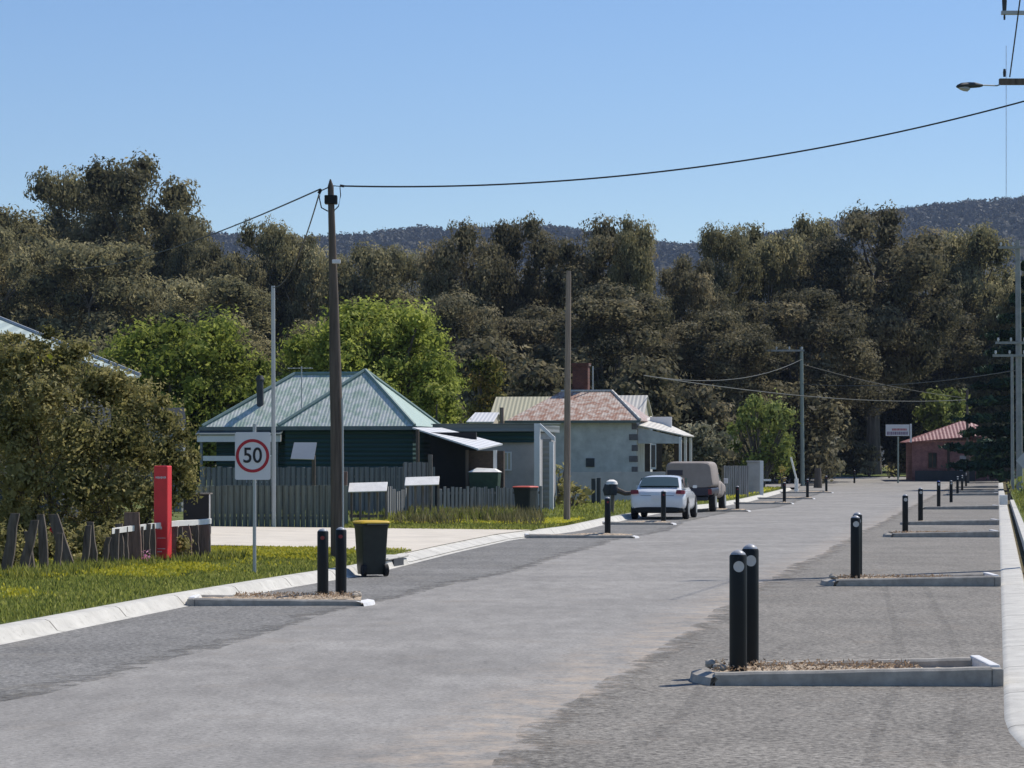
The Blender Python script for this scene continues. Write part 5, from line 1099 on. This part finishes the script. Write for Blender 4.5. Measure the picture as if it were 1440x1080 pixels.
for i, (px, y0, y1, D, lab) in enumerate([(834.5,673,692,104,'left of the two short dark posts before the blue-grey wall'),(842,672,692,104,'right of the two short dark posts before the blue-grey wall')]):
    x = local(px,D); t = thing('dark_post',lab,'post',(x,D,gl(x,D))); mb = MB(); mb.tube([(0,0,-.1),(0,0,EYE-(y0-HY)*D/F-gl(x,D))],.085,8); mb.build('timber','dark_grey',t)
D = 140; x = local(1061,D); t = thing('stone_pillar','squat grey rendered pillar beside the short paling fence','pillar',(x,D,gl(x,D))); mb = MB(); mb.box(-.4,.35,-.2,.2,-.1,1.75); mb.build('shaft','render_grey',t,bevel=.03); mb = MB(); mb.box(-.44,.39,-.24,.24,1.752,1.85); mb.build('cap','render_grey',t,bevel=.01)
D = 138; x = local(1071,D); t = thing('white_post','bright white post beside the squat grey pillar','post',(x,D,gl(x,D))); mb = MB(); mb.box(-.09,.09,-.08,.08,-.1,EYE-(648-HY)*D/F-gl(x,D)); mb.build('shaft','white_paint',t,bevel=.01); mb = MB(); mb.box(.10,.5,-.1,.1,.75,.86); mb.build('foot_board','white_paint',t)
D = 160; x = local(1120,D); t = thing('leaning_post','pale leaning timber post beside the crossarm pole','post',(x,D,gl(x,D))); mb = MB(); mb.tube([(0,0,-.1),(0,0,.75)],.12,8); mb.tube([(0,0,.7),(-.35,0,EYE-(643-HY)*D/F-gl(x,D))],.06,8); mb.build('timber','timber_white',t)
D = 186; x = local(1150,D); t = thing('tree_stump','dark upright tree stump on the edge of the side street','stump',(x,D,gl(x,D))); mb = MB(); mb.tube([(0,0,-.1),(.02,0,.7),(0,0,1.35)],[.32,.26,.24],10); mb.build('trunk','bark',t)
D = 70; x = rk(108)+.6; D = 108; t = thing('white_marker','short pale marker block on the right kerb ahead of the small dark shrub','marker',(rk(D)+.18,D,.1)); mb = MB(); mb.box(-.16,.16,-.1,.1,0,.42); mb.build('block','timber_white',t,bevel=.03)
# ================================================================ HAZE, SKY, SUN, CAMERA
m = bpy.data.materials.new('haze'); m.use_nodes = True; nt = m.node_tree; nt.nodes.clear(); out = N(nt,'ShaderNodeOutputMaterial'); pv = N(nt,'ShaderNodeVolumePrincipled')
pv.inputs['Color'].default_value = (.55,.70,1,1); pv.inputs['Density'].default_value = .00007; pv.inputs['Anisotropy'].default_value = .1; nt.links.new(pv.outputs[0], out.inputs['Volume']); MATS['haze'] = m
mb = MB(); mb.box(-3000,3000,-400,4500,-1.5,560); hz = mb.build('haze','haze',kind='stuff'); hz['label'] = 'thin blue haze in the air between the street and the far ridge'; hz['category'] = 'haze'
AZ = math.radians(51); EL = math.radians(52.5)
w = bpy.data.worlds.new('World'); SC.world = w; w.use_nodes = True; nt = w.node_tree; bg = nt.nodes['Background']; sk = nt.nodes.new('ShaderNodeTexSky'); sk.sky_type = 'NISHITA'; sk.sun_disc = False
sk.sun_elevation = EL; sk.sun_rotation = AZ; sk.air_density = 1.0; sk.dust_density = 0.1; sk.ozone_density = 3.0; sk.altitude = 300
hs = N(nt,'ShaderNodeHueSaturation'); hs.inputs['Saturation'].default_value = 1.16; hs.inputs['Hue'].default_value = .507; nt.links.new(sk.outputs[0], hs.inputs['Color']); nt.links.new(hs.outputs[0], bg.inputs[0]); bg.inputs[1].default_value = .11
sl = bpy.data.lights.new('sun','SUN'); sl.energy = 4.3; sl.angle = math.radians(.53); sl.color = (1,.94,.86); so = bpy.data.objects.new('sun', sl); COL.objects.link(so)
dirv = Vector((math.sin(AZ)*math.cos(EL), math.cos(AZ)*math.cos(EL), math.sin(EL))); so.rotation_euler = (-dirv).to_track_quat('-Z','Y').to_euler()
cam = bpy.data.cameras.new('camera'); co = bpy.data.objects.new('camera', cam); COL.objects.link(co); co.location = (0,0,EYE); co.rotation_euler = (math.pi/2,0,0)
cam.sensor_width = 36; cam.lens = F/1440*36; cam.shift_y = (HY-540)/1440; cam.clip_end = 20000; cam.clip_start = .5; SC.camera = co
SC.view_settings.view_transform = 'Standard'; SC.view_settings.look = 'None'; SC.view_settings.gamma = 1; SC.view_settings.exposure = 0.15
SC.cycles.max_bounces = 6; SC.cycles.transparent_max_bounces = 8
for o in list(bpy.data.objects):
    for k_ in ('H','Wd','zb','D'):
        if k_ in o: del o[k_]
